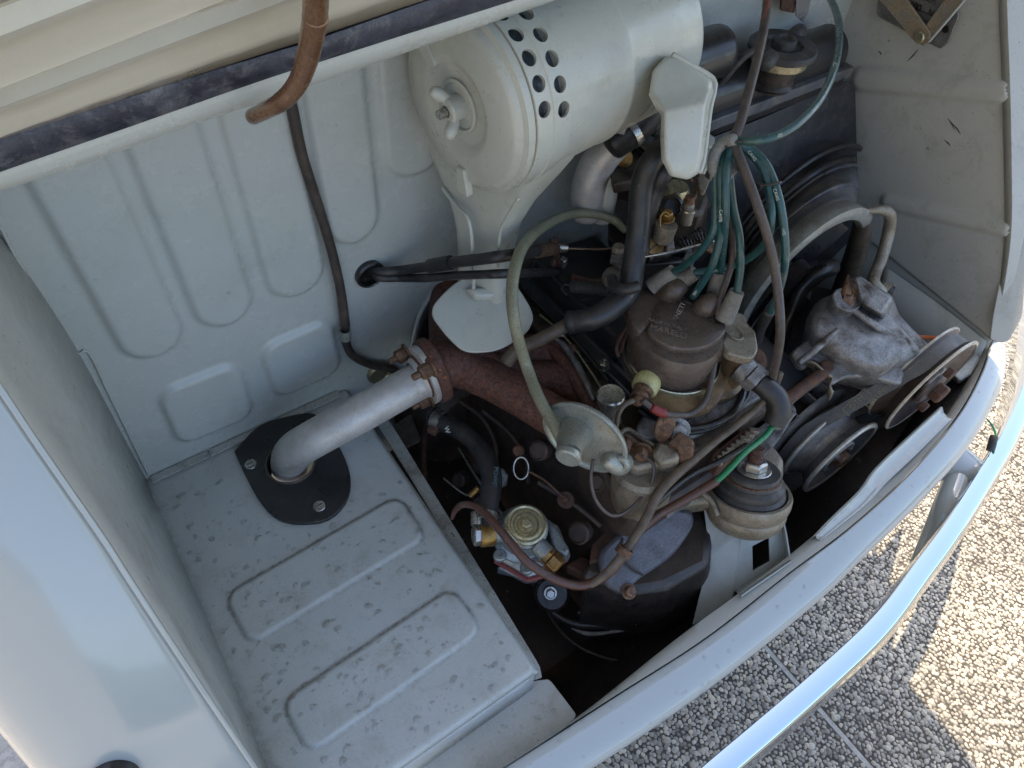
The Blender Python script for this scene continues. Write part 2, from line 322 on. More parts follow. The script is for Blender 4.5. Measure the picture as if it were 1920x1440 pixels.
# pebbles with a colour per stone
m_peb = bpy.data.materials.new('pebbles'); m_peb.use_nodes = True
n = m_peb.node_tree.nodes; L = m_peb.node_tree.links; b = n['Principled BSDF']; at = n.new('ShaderNodeAttribute'); at.attribute_name = 'tone'
cr = n.new('ShaderNodeValToRGB'); e = cr.color_ramp.elements; e[0].color = (.15, .135, .11, 1); e[1].color = (.60, .54, .42, 1)
for p_, c_ in ((.3, (.27, .25, .21)), (.6, (.38, .345, .28)), (.85, (.47, .42, .33))):
    x_ = e.new(p_); x_.color = c_ + (1,)
L.new(at.outputs['Fac'], cr.inputs[0]); L.new(cr.outputs[0], b.inputs['Base Color']); b.inputs['Roughness'].default_value = .45
m_brk = mat('dull_bracket_paint', (.31, .33, .31), (.27, .29, .27), 12, rough=.42, bump=.1, dirt=(.16, .14, .11), dsc=24, damt=.4, grain=.05)
m_lid = mat('hood_paint_warm_bounce', (.52, .485, .39), (.49, .46, .37), 5, rough=.22, bump=.03, bsc=60, coat=.6, rvar=.05, grain=.02, dirt=(.3, .26, .18), dsc=14, damt=.2)  # body paint made creamier here: warm bounce from sunlit ground put into the colour
m_mortar = mat('dark_mortar', (.05, .045, .038), (.09, .08, .065), 60, rough=.9, bump=.8)
m_joint = mat('pale_joint', (.40, .385, .34), (.32, .30, .27), 60, rough=.9, bump=.5)
# ================================================================== ground
GZ = 0.0
ground = build('ground', MB().add([(-60, -60, -.0006), (60, -60, -.0006), (60, 60, -.0006), (-60, 60, -.0006)], [(0, 1, 2, 3)]), m_joint, None, 0, kind='structure')
m_slab = mat('pebble_slab_far', (.30, .295, .28), (.20, .20, .195), 110, rough=.8, bump=1, bsc=100)
slab_me = None
for i in range(-4, 4):
    for j in range(-4, 3):
        x0, y0 = .666 + i, -.62 + j
        near = (i in (-1, 0)) and (j in (-1, 0))
        o = box('paving_slab', (x0 + .5, y0 + .5, -.0145), .4965, .4965, .0145, m_mortar if near else m_slab, ground, bevel=.002)
ico = bmesh.new(); bmesh.ops.create_icosphere(ico, subdivisions=2, radius=1)
iv = np.array([v.co[:] for v in ico.verts]); ifc = [tuple(v.index for v in f.verts) for f in ico.faces if all(v.co.z > -.35 for v in f.verts)]; ico.free()
def pebbles(x0, x1, y0, y1, s, lab='small grey and white pebbles set in the paving beside the bumper'):
    V, F, T = [], [], []; k = 0
    ny = int((y1 - y0) / (s * .87)); nx = int((x1 - x0) / s)
    fa = np.array(ifc)
    for j in range(ny):
        for i in range(nx):
            x = x0 + (i + (j % 2) * .5) * s + random.uniform(-.25, .25) * s; y = y0 + j * s * .87 + random.uniform(-.25, .25) * s
            fx = (x - .666) % 1.0
            if min(fx, 1 - fx) < .0065 or min((y + .62) % 1, 1 - (y + .62) % 1) < .0065: continue
            if x < .15 + max(0, (-.25 - y)) and y > -.1: continue
            a = (random.uniform(.40, .62) if random.random() < .85 else random.uniform(.66, .85)) * s; bb = a * random.uniform(.62, .95); c = a * random.uniform(.4, .6); t = random.uniform(0, math.pi)
            nz = 1 + .07 * np.sin(iv @ np.array([random.uniform(2, 4), random.uniform(2, 4), random.uniform(1, 3)]) + random.random() * 6)
            q = iv * nz[:, None] * np.array([a, bb, c]); ct, st = math.cos(t), math.sin(t)
            qq = np.stack([q[:, 0] * ct - q[:, 1] * st + x, q[:, 0] * st + q[:, 1] * ct + y, q[:, 2] + random.uniform(-.0012, .001)], 1)
            V.append(qq); F.append(fa + k * len(iv)); T.append(np.full(len(iv), min(1, max(0, random.betavariate(2, 2) + .10 * math.sin(x * 9 + 2 * math.sin(y * 7)) + .07 * math.sin(y * 23 + x * 11))))); k += 1
    V = np.concatenate(V); F = np.concatenate(F); T = np.concatenate(T)
    me = bpy.data.meshes.new('pebbles'); me.vertices.add(len(V)); me.vertices.foreach_set('co', V.ravel())
    me.loops.add(F.size); me.loops.foreach_set('vertex_index', F.ravel()); me.polygons.add(len(F))
    me.polygons.foreach_set('loop_start', np.arange(0, F.size, 3)); me.polygons.foreach_set('loop_total', np.full(len(F), 3)); me.update()
    a = me.attributes.new('tone', 'FLOAT', 'POINT'); a.data.foreach_set('value', T); me.shade_smooth(); me.materials.append(m_peb)
    o = bpy.data.objects.new('pebbles', me); COL.objects.link(o); o['kind'] = 'stuff'; o['label'] = lab; o['category'] = 'pebbles'
pebbles(.24, 1.42, -.56, .26, .0077)
pebbles(1.425, 2.05, -.30, .42, .0085, 'sunlit small pebbles set in the paving beyond the right end of the bumper')

# ================================================================== car body shell round the engine bay
YB, ZL = .57, .50
body = thing('car_body', 'pale cream grey car rear with its engine bay open and wet with rain drops', 'car', (.47, .57, .3))
def sdf_rr(u, v, cu, cv, hu, hv, r, th=0):
    du, dv = u - cu, v - cv; c, s = math.cos(th), math.sin(th); du, dv = du * c + dv * s, -du * s + dv * c
    qx, qy = np.abs(du) - hu + r, np.abs(dv) - hv + r
    return np.hypot(np.maximum(qx, 0), np.maximum(qy, 0)) + np.minimum(np.maximum(qx, qy), 0) - r
def sst(a, b, x): t = np.clip((x - a) / (b - a), 0, 1); return t * t * (3 - 2 * t)
def hsheet(name, o, U, V, u0, u1, v0, v1, st, hf, mt, parent, keep=None):
    nu, nv = int((u1 - u0) / st) + 1, int((v1 - v0) / st) + 1
    u, v = np.meshgrid(np.linspace(u0, u1, nu), np.linspace(v0, v1, nv)); h, g = hf(u, v); N = U.cross(V)
    co = (np.array(o)[None, None] + u[..., None] * np.array(U) + v[..., None] * np.array(V) + h[..., None] * np.array(N)).reshape(-1, 3)
    idx = np.arange(nu * nv).reshape(nv, nu); F = np.stack([idx[:-1, :-1], idx[:-1, 1:], idx[1:, 1:], idx[1:, :-1]], -1).reshape(-1, 4)
    if keep is not None:
        uc = (u[:-1, :-1] + u[1:, 1:]) / 2; vc = (v[:-1, :-1] + v[1:, 1:]) / 2; F = F[keep(uc, vc).reshape(-1)]
    me = bpy.data.meshes.new(name); me.vertices.add(len(co)); me.vertices.foreach_set('co', co.ravel()); me.loops.add(F.size); me.loops.foreach_set('vertex_index', F.ravel().astype(np.int32))
    me.polygons.add(len(F)); me.polygons.foreach_set('loop_start', np.arange(0, F.size, 4)); me.polygons.foreach_set('loop_total', np.full(len(F), 4)); me.update()
    a = me.attributes.new('groove', 'FLOAT', 'POINT'); a.data.foreach_set('value', g.ravel().astype(np.float32)); me.shade_smooth(); me.materials.append(mt)
    ob = bpy.data.objects.new(name, me); COL.objects.link(ob); ob.parent = parent; ob.matrix_parent_inverse = rootmat(parent).inverted()
    m = ob.modifiers.new('solid', 'SOLIDIFY'); m.thickness = .0012; m.offset = -1
    return ob
# bulkhead: vertical panel facing the rear (-Y); u = x, v = z, normal = X x Z = -Y
def rect_from(px, y):                             # four px corners on the bulkhead -> centre, half sizes in x and z, tilt
    q = [P(a, b, y=y) for a, b in px]; c = sum(q, Vector()) / 4
    th = math.atan2(q[1].z - q[0].z + q[2].z - q[3].z, q[1].x - q[0].x + q[2].x - q[3].x)
    return c.x, c.z, ((q[1] - q[0]).length + (q[2] - q[3]).length) / 4, ((q[3] - q[0]).length + (q[2] - q[1]).length) / 4, th
bh = []
for (l, r_, yb) in (((112, 450), (270, 450), (270, 674)), ((307, 450), (439, 450), (409, 614)), ((476, 450), (600, 470), (536, 560)), ((590, 300), (706, 380), (645, 461)), ((716, 250), (830, 200), (770, 327))):
    a, b, c = P(*l, y=YB), P(*r_, y=YB), P(*yb, y=YB)
    bh.append((( a.x + b.x) / 2, (c.z + 1.25) / 2, abs(b.x - a.x) / 2, (1.25 - c.z) / 2, .032, 0))
for px in ([(296, 728), (440, 680), (482, 770), (330, 838)], [(487, 650), (615, 596), (643, 690), (515, 748)]):
    cx_, cz_, hu, hv, th = rect_from(px, YB); bh.append((cx_, cz_, hu, hv, .022, th))
hole = P(692, 512, y=YB)
def hb(u, v):
    h = np.zeros_like(u); g = np.zeros_like(u)
    for cx_, cz_, hu, hv, r_, th in bh:
        d = sdf_rr(u, v, cx_, cz_, hu, hv, r_, th); h += .0062 * (1 - sst(-.0050, .0040, d))
    h += .001 * np.sin(u * 9) * np.sin(v * 7)
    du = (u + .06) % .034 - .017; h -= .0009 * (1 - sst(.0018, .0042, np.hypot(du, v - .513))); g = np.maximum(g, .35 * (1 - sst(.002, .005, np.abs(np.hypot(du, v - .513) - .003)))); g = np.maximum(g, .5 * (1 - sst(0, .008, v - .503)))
    return h, g
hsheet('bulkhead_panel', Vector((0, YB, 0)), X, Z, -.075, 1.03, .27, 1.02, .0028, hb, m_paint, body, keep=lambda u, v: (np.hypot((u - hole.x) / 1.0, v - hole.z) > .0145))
# ledge
LX1 = .186; LY0 = .143
rects = []
for px in ([(419, 1118), (748, 929), (800, 1008), (470, 1210)], [(526, 1318), (846, 1103), (908, 1185), (580, 1412)]):
    q = [P(a, b, z=ZL) for a, b in px]; c = sum(q, Vector()) / 4
    rects.append((c.x, c.y, ((q[1] - q[0]).length + (q[2] - q[3]).length) / 4, ((q[3] - q[0]).length + (q[2] - q[1]).length) / 4, math.atan2(q[1].y - q[0].y, q[1].x - q[0].x)))
ring_c = P(548, 868, z=ZL)
def hl(u, v):
    h = np.zeros_like(u); g = np.zeros_like(u)
    for a, b, hu, hv, th in rects:
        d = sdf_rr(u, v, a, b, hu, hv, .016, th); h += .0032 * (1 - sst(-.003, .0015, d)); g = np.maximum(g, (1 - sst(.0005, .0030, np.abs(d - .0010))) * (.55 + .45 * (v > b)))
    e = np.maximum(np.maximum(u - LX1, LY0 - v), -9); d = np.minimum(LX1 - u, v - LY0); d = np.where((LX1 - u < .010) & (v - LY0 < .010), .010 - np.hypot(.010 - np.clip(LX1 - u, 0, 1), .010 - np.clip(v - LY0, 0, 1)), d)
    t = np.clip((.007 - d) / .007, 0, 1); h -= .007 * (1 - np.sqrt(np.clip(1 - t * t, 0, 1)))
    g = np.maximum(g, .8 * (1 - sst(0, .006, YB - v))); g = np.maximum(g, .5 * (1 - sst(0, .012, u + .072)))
    h += .0006 * np.sin(u * 31) * np.sin(v * 23)
    return h, g
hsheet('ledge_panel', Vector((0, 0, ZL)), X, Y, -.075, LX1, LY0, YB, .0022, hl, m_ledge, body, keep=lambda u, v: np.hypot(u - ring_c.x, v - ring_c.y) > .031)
sheet('ledge_side', [[Vector((LX1 - .0002, LY0 + .006, ZL - .0065)), Vector((LX1 - .0002, YB, ZL - .0065))], [Vector((LX1, LY0 + .004, ZL - .16)), Vector((LX1, YB, ZL - .16))]], m_grimyp, body, 10, .0015)
sheet('ledge_front', [[Vector((-.075, LY0 - .0001, ZL - .0065)), Vector((LX1 - .006, LY0 - .0001, ZL - .0065))], [Vector((-.075, LY0 - .003, ZL - .05)), Vector((LX1 - .006, LY0 - .003, ZL - .05))]], m_ledge, body, 10, .0015)
# weld flange between bulkhead and ledge, with the little raised tabs
for i, (a, b) in enumerate((((283, 897), (388, 846)), ((392, 845), (490, 798)), ((495, 795), (632, 732)))):
    p, q = P(*a, z=ZL + .004), P(*b, z=ZL + .004); p.y = q.y = YB - .0065
    build('weld_strip', box_mb((p + q) / 2, (q - p) / 2, Y * .0045, Z * .0012), m_grimyp, body, 30, 0)
# strip beyond the ledge edge and the lower floor panel
plate('ledge_flange', [(703, 789), (725, 780), (1012, 1248), (1016, 1270), (1000, 1275), (760, 880)], m_grimyp, body, z=.478, th=.002, r=.1)
plate('floor_panel', [(700, 1500), (985, 1278), (1030, 1273), (1085, 1345), (860, 1500)], m_ledge, body, z=.455, th=.003, r=.12)
plate('floor_tab', [(735, 800), (770, 775), (790, 825), (745, 850)], m_alud, body, z=.47, th=.002, r=.1)
# undertray
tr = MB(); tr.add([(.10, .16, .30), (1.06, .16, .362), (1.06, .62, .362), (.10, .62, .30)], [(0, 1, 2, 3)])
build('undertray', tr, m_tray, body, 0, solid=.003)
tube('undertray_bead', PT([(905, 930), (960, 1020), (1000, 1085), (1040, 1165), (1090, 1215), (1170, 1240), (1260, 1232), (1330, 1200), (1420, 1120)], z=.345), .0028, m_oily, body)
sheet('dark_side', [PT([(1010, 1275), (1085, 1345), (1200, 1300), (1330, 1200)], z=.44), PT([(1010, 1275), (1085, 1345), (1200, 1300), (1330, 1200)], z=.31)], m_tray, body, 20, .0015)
# rear edge curve of the opening, as (y, z) seen from the side
rim_px = [(1883, -40), (1886, 60), (1890, 161), (1893, 300), (1893, 430), (1880, 540), (1858, 635)]
rimR = [P(a, b, x=1.0) for a, b in rim_px]
ry = np.array([p.y for p in rimR][::-1]); rz_ = np.array([p.z for p in rimR][::-1])
def rim_z(y): return float(np.interp(y, ry, rz_)) if y <= ry[-1] else rz_[-1] + (y - ry[-1]) * .8
def on_rim(px, py, off=0):
    r = ray(px, py); lo, hi = .1, 3
    for _ in range(40):
        t = (lo + hi) / 2; p = EYE + r * t
        if p[2] > rim_z(p[1] + off): lo = t
        else: hi = t
    return Vector(EYE + r * lo)
left_edge = [on_rim(a, b) for a, b in [(-60, 640), (0, 725), (60, 815), (120, 902), (195, 1010), (240, 1080), (300, 1172), (400, 1322), (470, 1425), (540, 1530)]]
# left inner wall from the bulkhead/ledge corner out to the rim
lw_in = [P(-70, 330, y=YB), P(0, 440, y=YB), P(140, 650, y=YB), P(275, 900, y=YB), P(310, 985, z=ZL), P(365, 1110, z=ZL), P(425, 1250, z=ZL), P(500, 1440, z=ZL), P(560, 1560, z=ZL)]
sheet('left_inner_wall', [lw_in, [a.lerp(b, .4) + Vector((-.006, 0, 0)) for a, b in zip(resample(lw_in, 12), resample(left_edge, 12))], [a.lerp(b, .8) + Vector((-.004, 0, 0)) for a, b in zip(resample(lw_in, 12), resample(left_edge, 12))], left_edge], m_wall, body, 50, .0012)
# seam strip on bulkhead left
tube('left_seam', [P(a, b, y=YB - .002) for a, b in [(0, 425), (40, 500), (135, 655), (165, 660), (205, 740), (278, 890)]], .0012, m_wall, body, n=8)
tube('rim_bead', [p + Vector((-.0005, 0, .0005)) for p in left_edge], .0022, m_skin, body, n=8)
# left outer fender, curving away from the rim
offs = [(-.002, .0005), (-.010, .002), (-.030, .003), (-.055, .000), (-.080, -.010), (-.10, -.03), (-.115, -.06), (-.125, -.10), (-.13, -.16), (-.132, -.3)]
le = resample(left_edge, 40)
# extend forward and down so that the fender has its real extent
e0 = [le[0] + Vector((0, .25, .14)), le[0] + Vector((0, .12, .08))]
e1 = [le[-1] + Vector((0, -.045, -.04)), le[-1] + Vector((.004, -.075, -.10))]
lef = e0 + le + e1
sheet('left_fender', [[p + Vector((dx, -.25 * max(0, -dz) * .3 + (.0), dz)) for p in lef] for dx, dz in offs], m_skin, body, 70, .0012)
def lampring(px, py, off):
    return None
# right inner wall: u = y from the rear forwards, v = z, normal -X
def hr(u, v):
    h = np.zeros_like(u); g = np.zeros_like(u)
    for a, b, w_ in ((P(1618, 148, x=1.0), P(1880, 170, x=1.0), .017), (P(1667, 378, x=1.0), P(1886, 428, x=1.0), .013), (P(1690, 597, x=1.0), P(1765, 612, x=1.0), .012)):
        dy, dz = b.y - a.y, b.z - a.z; L2 = dy * dy + dz * dz; t = np.clip(((u - a.y) * dy + (v - a.z) * dz) / L2, 0, 1)
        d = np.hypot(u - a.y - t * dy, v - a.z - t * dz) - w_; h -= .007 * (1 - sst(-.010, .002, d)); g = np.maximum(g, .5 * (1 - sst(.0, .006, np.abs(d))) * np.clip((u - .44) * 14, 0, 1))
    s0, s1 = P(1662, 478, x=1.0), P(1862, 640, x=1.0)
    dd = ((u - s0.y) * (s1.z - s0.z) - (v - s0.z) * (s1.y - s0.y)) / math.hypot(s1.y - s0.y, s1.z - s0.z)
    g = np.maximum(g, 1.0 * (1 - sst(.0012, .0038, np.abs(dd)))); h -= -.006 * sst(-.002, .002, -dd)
    return h, g
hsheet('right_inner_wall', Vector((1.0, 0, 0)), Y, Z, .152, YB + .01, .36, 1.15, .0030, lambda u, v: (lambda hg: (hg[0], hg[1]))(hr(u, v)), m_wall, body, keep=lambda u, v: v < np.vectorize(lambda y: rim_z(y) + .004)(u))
rr = rimR
rk = [1, 1, 1, 1, .9, .6, .3]
roff = lambda dx, dy, dz: [p + Vector((dx * k_, dy * k_, dz * k_)) for p, k_ in zip(rr, rk)]
sheet('right_rim', [roff(-.004, .004, -.002), roff(-.006, -.004, .004), roff(.012, -.010, .009), roff(.020, -.008, .006)], m_wall, body, 60, .0015)
offR = [(.020, -.008, .006), (.05, -.002, .0), (.08, .004, -.01), (.105, .01, -.03), (.125, .02, -.07), (.135, .03, -.13), (.14, .05, -.3)]
tipn = Vector((-.75, -.45, .5)).normalized()
plate('rim_tip', [(1886, 400), (1880, 500), (1862, 590), (1856, 636), (1878, 643), (1892, 639), (1918, 592), (1924, 500), (1922, 400)], m_wall, body, p0=rr[5] + Vector((0, -.002, .003)), n=tipn, th=.003, bevel=.001, r=.2)
# sill: inner flange, top strip, rolled rear skin
gap = [(820, 1520), (1000, 1406), (1160, 1303), (1326, 1196), (1480, 1076), (1600, 985), (1709, 884), (1796, 780), (1840, 700), (1860, 640)]
inner = [(880, 1480), (1075, 1352), (1240, 1222), (1305, 1172), (1380, 1118), (1490, 1035), (1530, 1002), (1620, 932), (1700, 866), (1780, 775), (1835, 690), (1852, 640)]
outer = [(950, 1520), (1094, 1440), (1330, 1280), (1525, 1125), (1620, 1035), (1720, 938), (1800, 850), (1850, 775), (1882, 700), (1884, 640)]
g1 = PT(gap, z=.500); o1 = PT(outer, z=.485)
i1 = PT(inner, z=.492)
N_ = 80
gr, orr, ir = resample(g1, N_), resample(o1, N_), resample(i1, N_)
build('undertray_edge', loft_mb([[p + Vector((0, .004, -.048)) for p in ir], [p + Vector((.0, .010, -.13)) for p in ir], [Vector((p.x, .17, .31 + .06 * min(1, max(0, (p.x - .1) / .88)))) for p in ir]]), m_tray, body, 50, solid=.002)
build('sill_flange', loft_mb([[p + Vector((0, .004, -.05)) for p in ir], [p + Vector((0, .001, -.006)) for p in ir], ir, [a.lerp(b, .5) + Vector((0, 0, .001)) for a, b in zip(ir, gr)], [p + Vector((0, .0016, -.001)) for p in gr], [p + Vector((0, .0016, -.012)) for p in gr]]), m_wall, body, 50, solid=.0012)
rings = [[p + Vector((0, -.0006, -.010)) for p in gr], [p + Vector((0, -.0008, .0)) for p in gr]]
for t, dz in ((.06, .0016), (.3, .0026), (.5, .0030), (.7, .0028), (.9, .0018), (1, 0)): rings.append([a.lerp(b, t) + Vector((0, 0, dz)) for a, b in zip(gr, orr)])
for dy, dz in ((-.003, -.0035), (-.0035, -.009), (-.001, -.022), (.006, -.045), (.022, -.09), (.05, -.15)): rings.append([p + Vector((0, dy, dz)) for p in orr])
build('rear_skin', loft_mb(rings), m_skin, body, 50, solid=.0012)
O_ = o1[-1]; rex = [rr[0] + Vector((0, .25, .16))] + rr[:-1] + [O_ + Vector((.002, .002, -.004)), O_ + Vector((.002, .004, -.06)), O_ + Vector((0, .012, -.14)), O_ + Vector((-.004, .03, -.24))]
kx = [1, 1, 1, .95, .8, .55, .25, .04, .04, .04, .04]; kz = [1] * 6 + [1, .6, .3, .2, .1]
sheet('right_fender', [[p + Vector((dx * a_, (dy if dy < 0 else dy * 1.6) * a_, dz * (b_ if dz < 0 else a_ * .5))) for p, a_, b_ in zip(rex, kx, kz)] for dx, dy, dz in offR], m_skin, body, 70, .0015)
# raised lip with a shallow channel at the right of the sill
lp = PT([(1528, 1003), (1560, 970), (1612, 919), (1640, 880), (1700, 822), (1764, 763)], z=.505)
lp2 = PT([(1540, 1012), (1575, 985), (1630, 940), (1662, 905), (1722, 848), (1784, 786)], z=.500)
sheet('channel_lip', [[p + Vector((0, .001, -.02)) for p in lp], lp, [p + Vector((0, -.0015, .001)) for p in lp], [a.lerp(b, .35) + Vector((0, 0, -.0035)) for a, b in zip(resample(lp, 8), resample(lp2, 8))], [a.lerp(b, .75) + Vector((0, 0, -.0035)) for a, b in zip(resample(lp, 8), resample(lp2, 8))], lp2], m_paint, body, 40, .0015)
# upper flange (pale strip) carrying the rubber seal
fl_b = [(-90, 385), (0, 354), (169, 300), (375, 225), (517, 180), (720, 109), (926, 37), (1050, -6), (1250, -75)]
fl_t = [(-90, 352), (0, 320), (210, 247), (487, 150), (600, 114), (769, 60), (960, 0), (1200, -78)]
def toright(l): z_ = l[-1].z; return l + [Vector((x_, l[-1].y, z_)) for x_ in (.75, 1.02)]
A_, B_ = resample(toright(PY(fl_b, .430)), 90), resample(toright(PY(fl_t, .424)), 90)
build('upper_flange', loft_mb([[p + Vector((0, .03, .004)) for p in A_], [p + Vector((0, .003, -.0025)) for p in A_], A_, [a.lerp(b, .45) + Vector((0, -.003, .001)) for a, b in zip(A_, B_)], B_, [p + Vector((0, .012, .012)) for p in B_]]), m_paint, body, 50, solid=.0015)
C_ = resample(toright(PY([(-90, 290), (0, 259), (187, 199), (349, 146), (499, 101), (600, 70), (795, 2), (960, -52), (1200, -130)], .420)), 90)
sm = MB()
prof = []
for i in range(90):
    a, b = B_[i], C_[i]; up = (b - a); nrm = Vector((0, -1, .3)).normalized() * .0045
    prof.append([a - up * .05 - nrm, a + nrm * .6, a + up * .25 + nrm, a + up * .5 + nrm * 1.15, a + up * .8 + nrm, b + nrm * .5, b + up * .05 - nrm])
loft_mb(prof, mb=sm)
seal = build('rubber_seal', sm, m_seal, None, 50); tag(seal, 'long black rubber seal with pale chalky streaks along the top of the opening', 'rubber seal')

# roof and rear window surround above the bulkhead (outside the picture, it throws the shade)
sheet('rear_deck', [[Vector((-.12, .44, C_[0].z - .01)), C_[0] + Vector((0, .014, -.004)), C_[25] + Vector((0, .014, -.004)), C_[50] + Vector((0, .014, -.004)), C_[89] + Vector((0, .014, -.004)), Vector((1.20, .46, C_[89].z - .02))], [Vector((-.20, .60, .93)), Vector((-.10, .59, 1.06)), Vector((1.04, .59, 1.12)), Vector((1.14, .60, .93))], [Vector((-.20, .80, 1.02)), Vector((-.08, .80, 1.10)), Vector((1.02, .80, 1.10)), Vector((1.14, .80, 1.02))], [Vector((-.12, 1.05, 1.28)), Vector((0, 1.05, 1.36)), Vector((.94, 1.05, 1.36)), Vector((1.06, 1.05, 1.28))], [Vector((-.12, 1.9, 1.33)), Vector((0, 1.9, 1.42)), Vector((.94, 1.9, 1.42)), Vector((1.06, 1.9, 1.33))]], m_skin, body, 30, .004)
# ================================================================== engine lid, open overhead
lid = thing('open_hood', 'pale open engine hood with ridged inner panel at upper left above the rubber seal', 'car hood', (.47, .53, .98))
l0 = PY([(-90, 292), (0, 261), (187, 201), (349, 148), (499, 103), (600, 72), (795, 4)], .421)
l1 = PY([(-90, 270), (0, 236), (262, 150), (480, 64), (600, 20), (720, -30)], .402)
l2 = PY([(-90, 238), (0, 199), (225, 101), (450, 23), (600, -30), (720, -70)], .384)
l3 = PY([(-90, 190), (0, 142), (225, 58), (375, 0), (600, -90)], .358)
l4 = PY([(-90, 108), (0, 64), (187, -4), (400, -90)], .333)
l5 = PY([(-90, 40), (0, 2), (187, -70), (400, -150)], .315)
def ext(l):
    a, b = l[1], l[-1]; s = (b - a) / (b.x - a.x); s.y = 0
    q = [l[0] if l[0].x < a.x else a] + [Vector((x_, a.y + (0), a.z + s.z * (min(x_, .42) - a.x))) for x_ in (.1, .3, .5, .7, .95, 1.16)]
    q[0] = Vector((-.16, a.y, a.z - s.z * (a.x + .16))); return q
E_ = [ext(l) for l in (l0, l1, l2, l3, l4, l5)]
def up(l, dy, dz): return [p + Vector((0, dy, dz)) for p in l]
dd0 = (E_[5][0] - E_[3][0]).normalized()
lines = [E_[0], up(E_[1], 0, -.004), up(E_[1], .0, .002), E_[2], up(E_[2], .004, .006), up(E_[3], 0, -.004), up(E_[3], 0, .008), E_[4], up(E_[4], .002, .008), E_[5]]
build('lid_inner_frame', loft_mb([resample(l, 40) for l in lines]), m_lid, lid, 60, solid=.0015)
last = E_[5]; outl = [last] + [[Vector((p.x, y_, z_ + .03 * math.sin((p.x + .15) * 2.6))) for p in last] for y_, z_ in ((.24, 1.22), (.10, 1.35), (-.05, 1.46), (-.22, 1.54), (-.34, 1.56))]
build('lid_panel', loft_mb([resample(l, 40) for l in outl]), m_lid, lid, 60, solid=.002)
build('lid_skin', loft_mb([resample([p + Vector((0, .010, -.012)) for p in E_[0]], 40)] + [resample([p + Vector((0, .03, .05)) for p in l], 40) for l in [E_[0]] + outl]), m_skin, lid, 60, solid=.002)
# brown curved stay hanging from the lid over the seal
st = [P(592, -60, y=.33), P(592, 0, y=.345), P(588, 50, y=.356), P(576, 110, y=.366), P(556, 160, y=.376), P(528, 190, y=.386), P(500, 206, y=.400), P(474, 219, y=.415)]
o = tube('lid_stay', st, [.0062, .0063, .0063, .0060, .0056, .0053, .0051, .0048], m_copper, None, n=20); tag(o, 'glossy copper brown curved stay hanging down across the rubber seal', 'lid stay')
stay = o
lathe('stay_collar', P(591, 34, y=.3525), (P(590, 60, y=.358) - P(592, 10, y=.347)), [(.0058, -.003), (.0066, -.002), (.0066, .002), (.0058, .003)], m_copper, stay, 24)
# ================================================================== engine bulk
eng = thing('engine_block', 'greasy brown and black engine block and head filling the middle of the bay', 'engine', (.42, .33, .4))
b_ = MB()
def hull(name, secs, m, parent, bevel=.004, smooth=35, **k):   # loft of closed outlines with caps
    return build(name, loft_mb(secs, True, True), m, parent, smooth=smooth, bevel=bevel, **k)
# block: outline in plan, tapering down
def plan(pts, z): return [Vector((a, b, z)) for a, b in pts]
bp = [(.325, .205), (.345, .195), (.56, .195), (.60, .23), (.60, .52), (.335, .52), (.325, .50)]
hull('block', [plan(bp, .30), plan([(a - .004 if a < .4 else a, b) for a, b in bp], .44), plan([(a + .012 if a < .4 else a, b) for a, b in bp], .50), plan([(a + .03 if a < .4 else a, b) for a, b in bp], .56)], m_block, eng, .006)
# bell housing ring and ribs on the left-front of the block
lathe('bell_housing', P(890, 820, z=.40) + Vector((.01, .05, 0)), Y, [(.02, -.03), (.075, -.03), (.085, -.02), (.085, .0), (.09, .005), (.09, .04)], m_block, eng, 48, bevel=.001)
for a, b in ((900, 790), (955, 860), (870, 860)):
    pass
build('block_rib', box_mb(P(1000, 1000, x=.322), Y * .05, X * .004, Z * .003), m_block, eng, 30, .001)
# cylinder head
hp = [(.392, .235), (.44, .215), (.585, .215), (.60, .25), (.60, .53), (.40, .53)]
hull('cylinder_head', [plan(hp, .555), plan(hp, .598)], m_alud, eng, .004)
# casting arcs, pads and bosses on the block side
for q in ([(862, 752, .50), (905, 785, .485), (930, 840, .465), (922, 905, .445), (885, 945, .43)], [(905, 770, .515), (955, 812, .50), (985, 860, .49), (990, 905, .48)], [(1010, 905, .53), (1075, 945, .525), (1125, 985, .52)], [(960, 1000, .46), (1005, 1050, .45), (1060, 1095, .44)]):
    build('block_rib', tube_mb([P(a, b, z=c) for a, b, c in q], .0030, 10), m_block, eng, 50)
for a, b, c, r_ in ((1010, 845, .555, .012), (1120, 905, .55, .010), (1085, 1000, .515, .013), (905, 870, .46, .014), (860, 900, .43, .010)):
    lathe('block_boss', P(a, b, z=c), Vector((-.7, -.2, .6)), [(r_, -.012), (r_, .001), (r_ * .8, .003), (r_ * .75, .001), (.001, .001)], m_block, eng, 24)
# valve cover, glossy black
vp = [(.425, .262), (.455, .250), (.52, .250), (.545, .268), (.545, .53), (.435, .55), (.418, .53)]
vin = [(.438, .275), (.46, .265), (.515, .265), (.53, .278), (.53, .52), (.45, .53), (.432, .52)]
cover = hull('valve_cover', [plan(vp, .599), plan(vp, .606), plan(vin, .612), plan(vin, .638), plan([(a * .96 + .02, b * .96 + .016) for a, b in vin], .648)], m_black, eng, .004)
for px in ((1052, 622), (1131, 687)):
    c = P(*px, z=.608); hexbolt('cover_bolt', c, Z, .006, .008, m_steel, eng, .006)
# pale alloy edge of the head flange seen beside the manifold
tube('head_edge', PT([(1040, 634), (1060, 650), (1085, 690), (1100, 720), (1112, 748)], z=.604), [.002, .004, .0045, .004, .002], m_alu, eng, 10)
tube('gasket_line', PT([(1012, 590), (1040, 612), (1075, 650), (1110, 700), (1135, 740)], z=.607), .0014, m_gold, eng, 8)
tube('cover_rim', PT([(985, 545), (1030, 590), (1080, 640), (1140, 712)], z=.613), .0022, m_black, eng, 8)
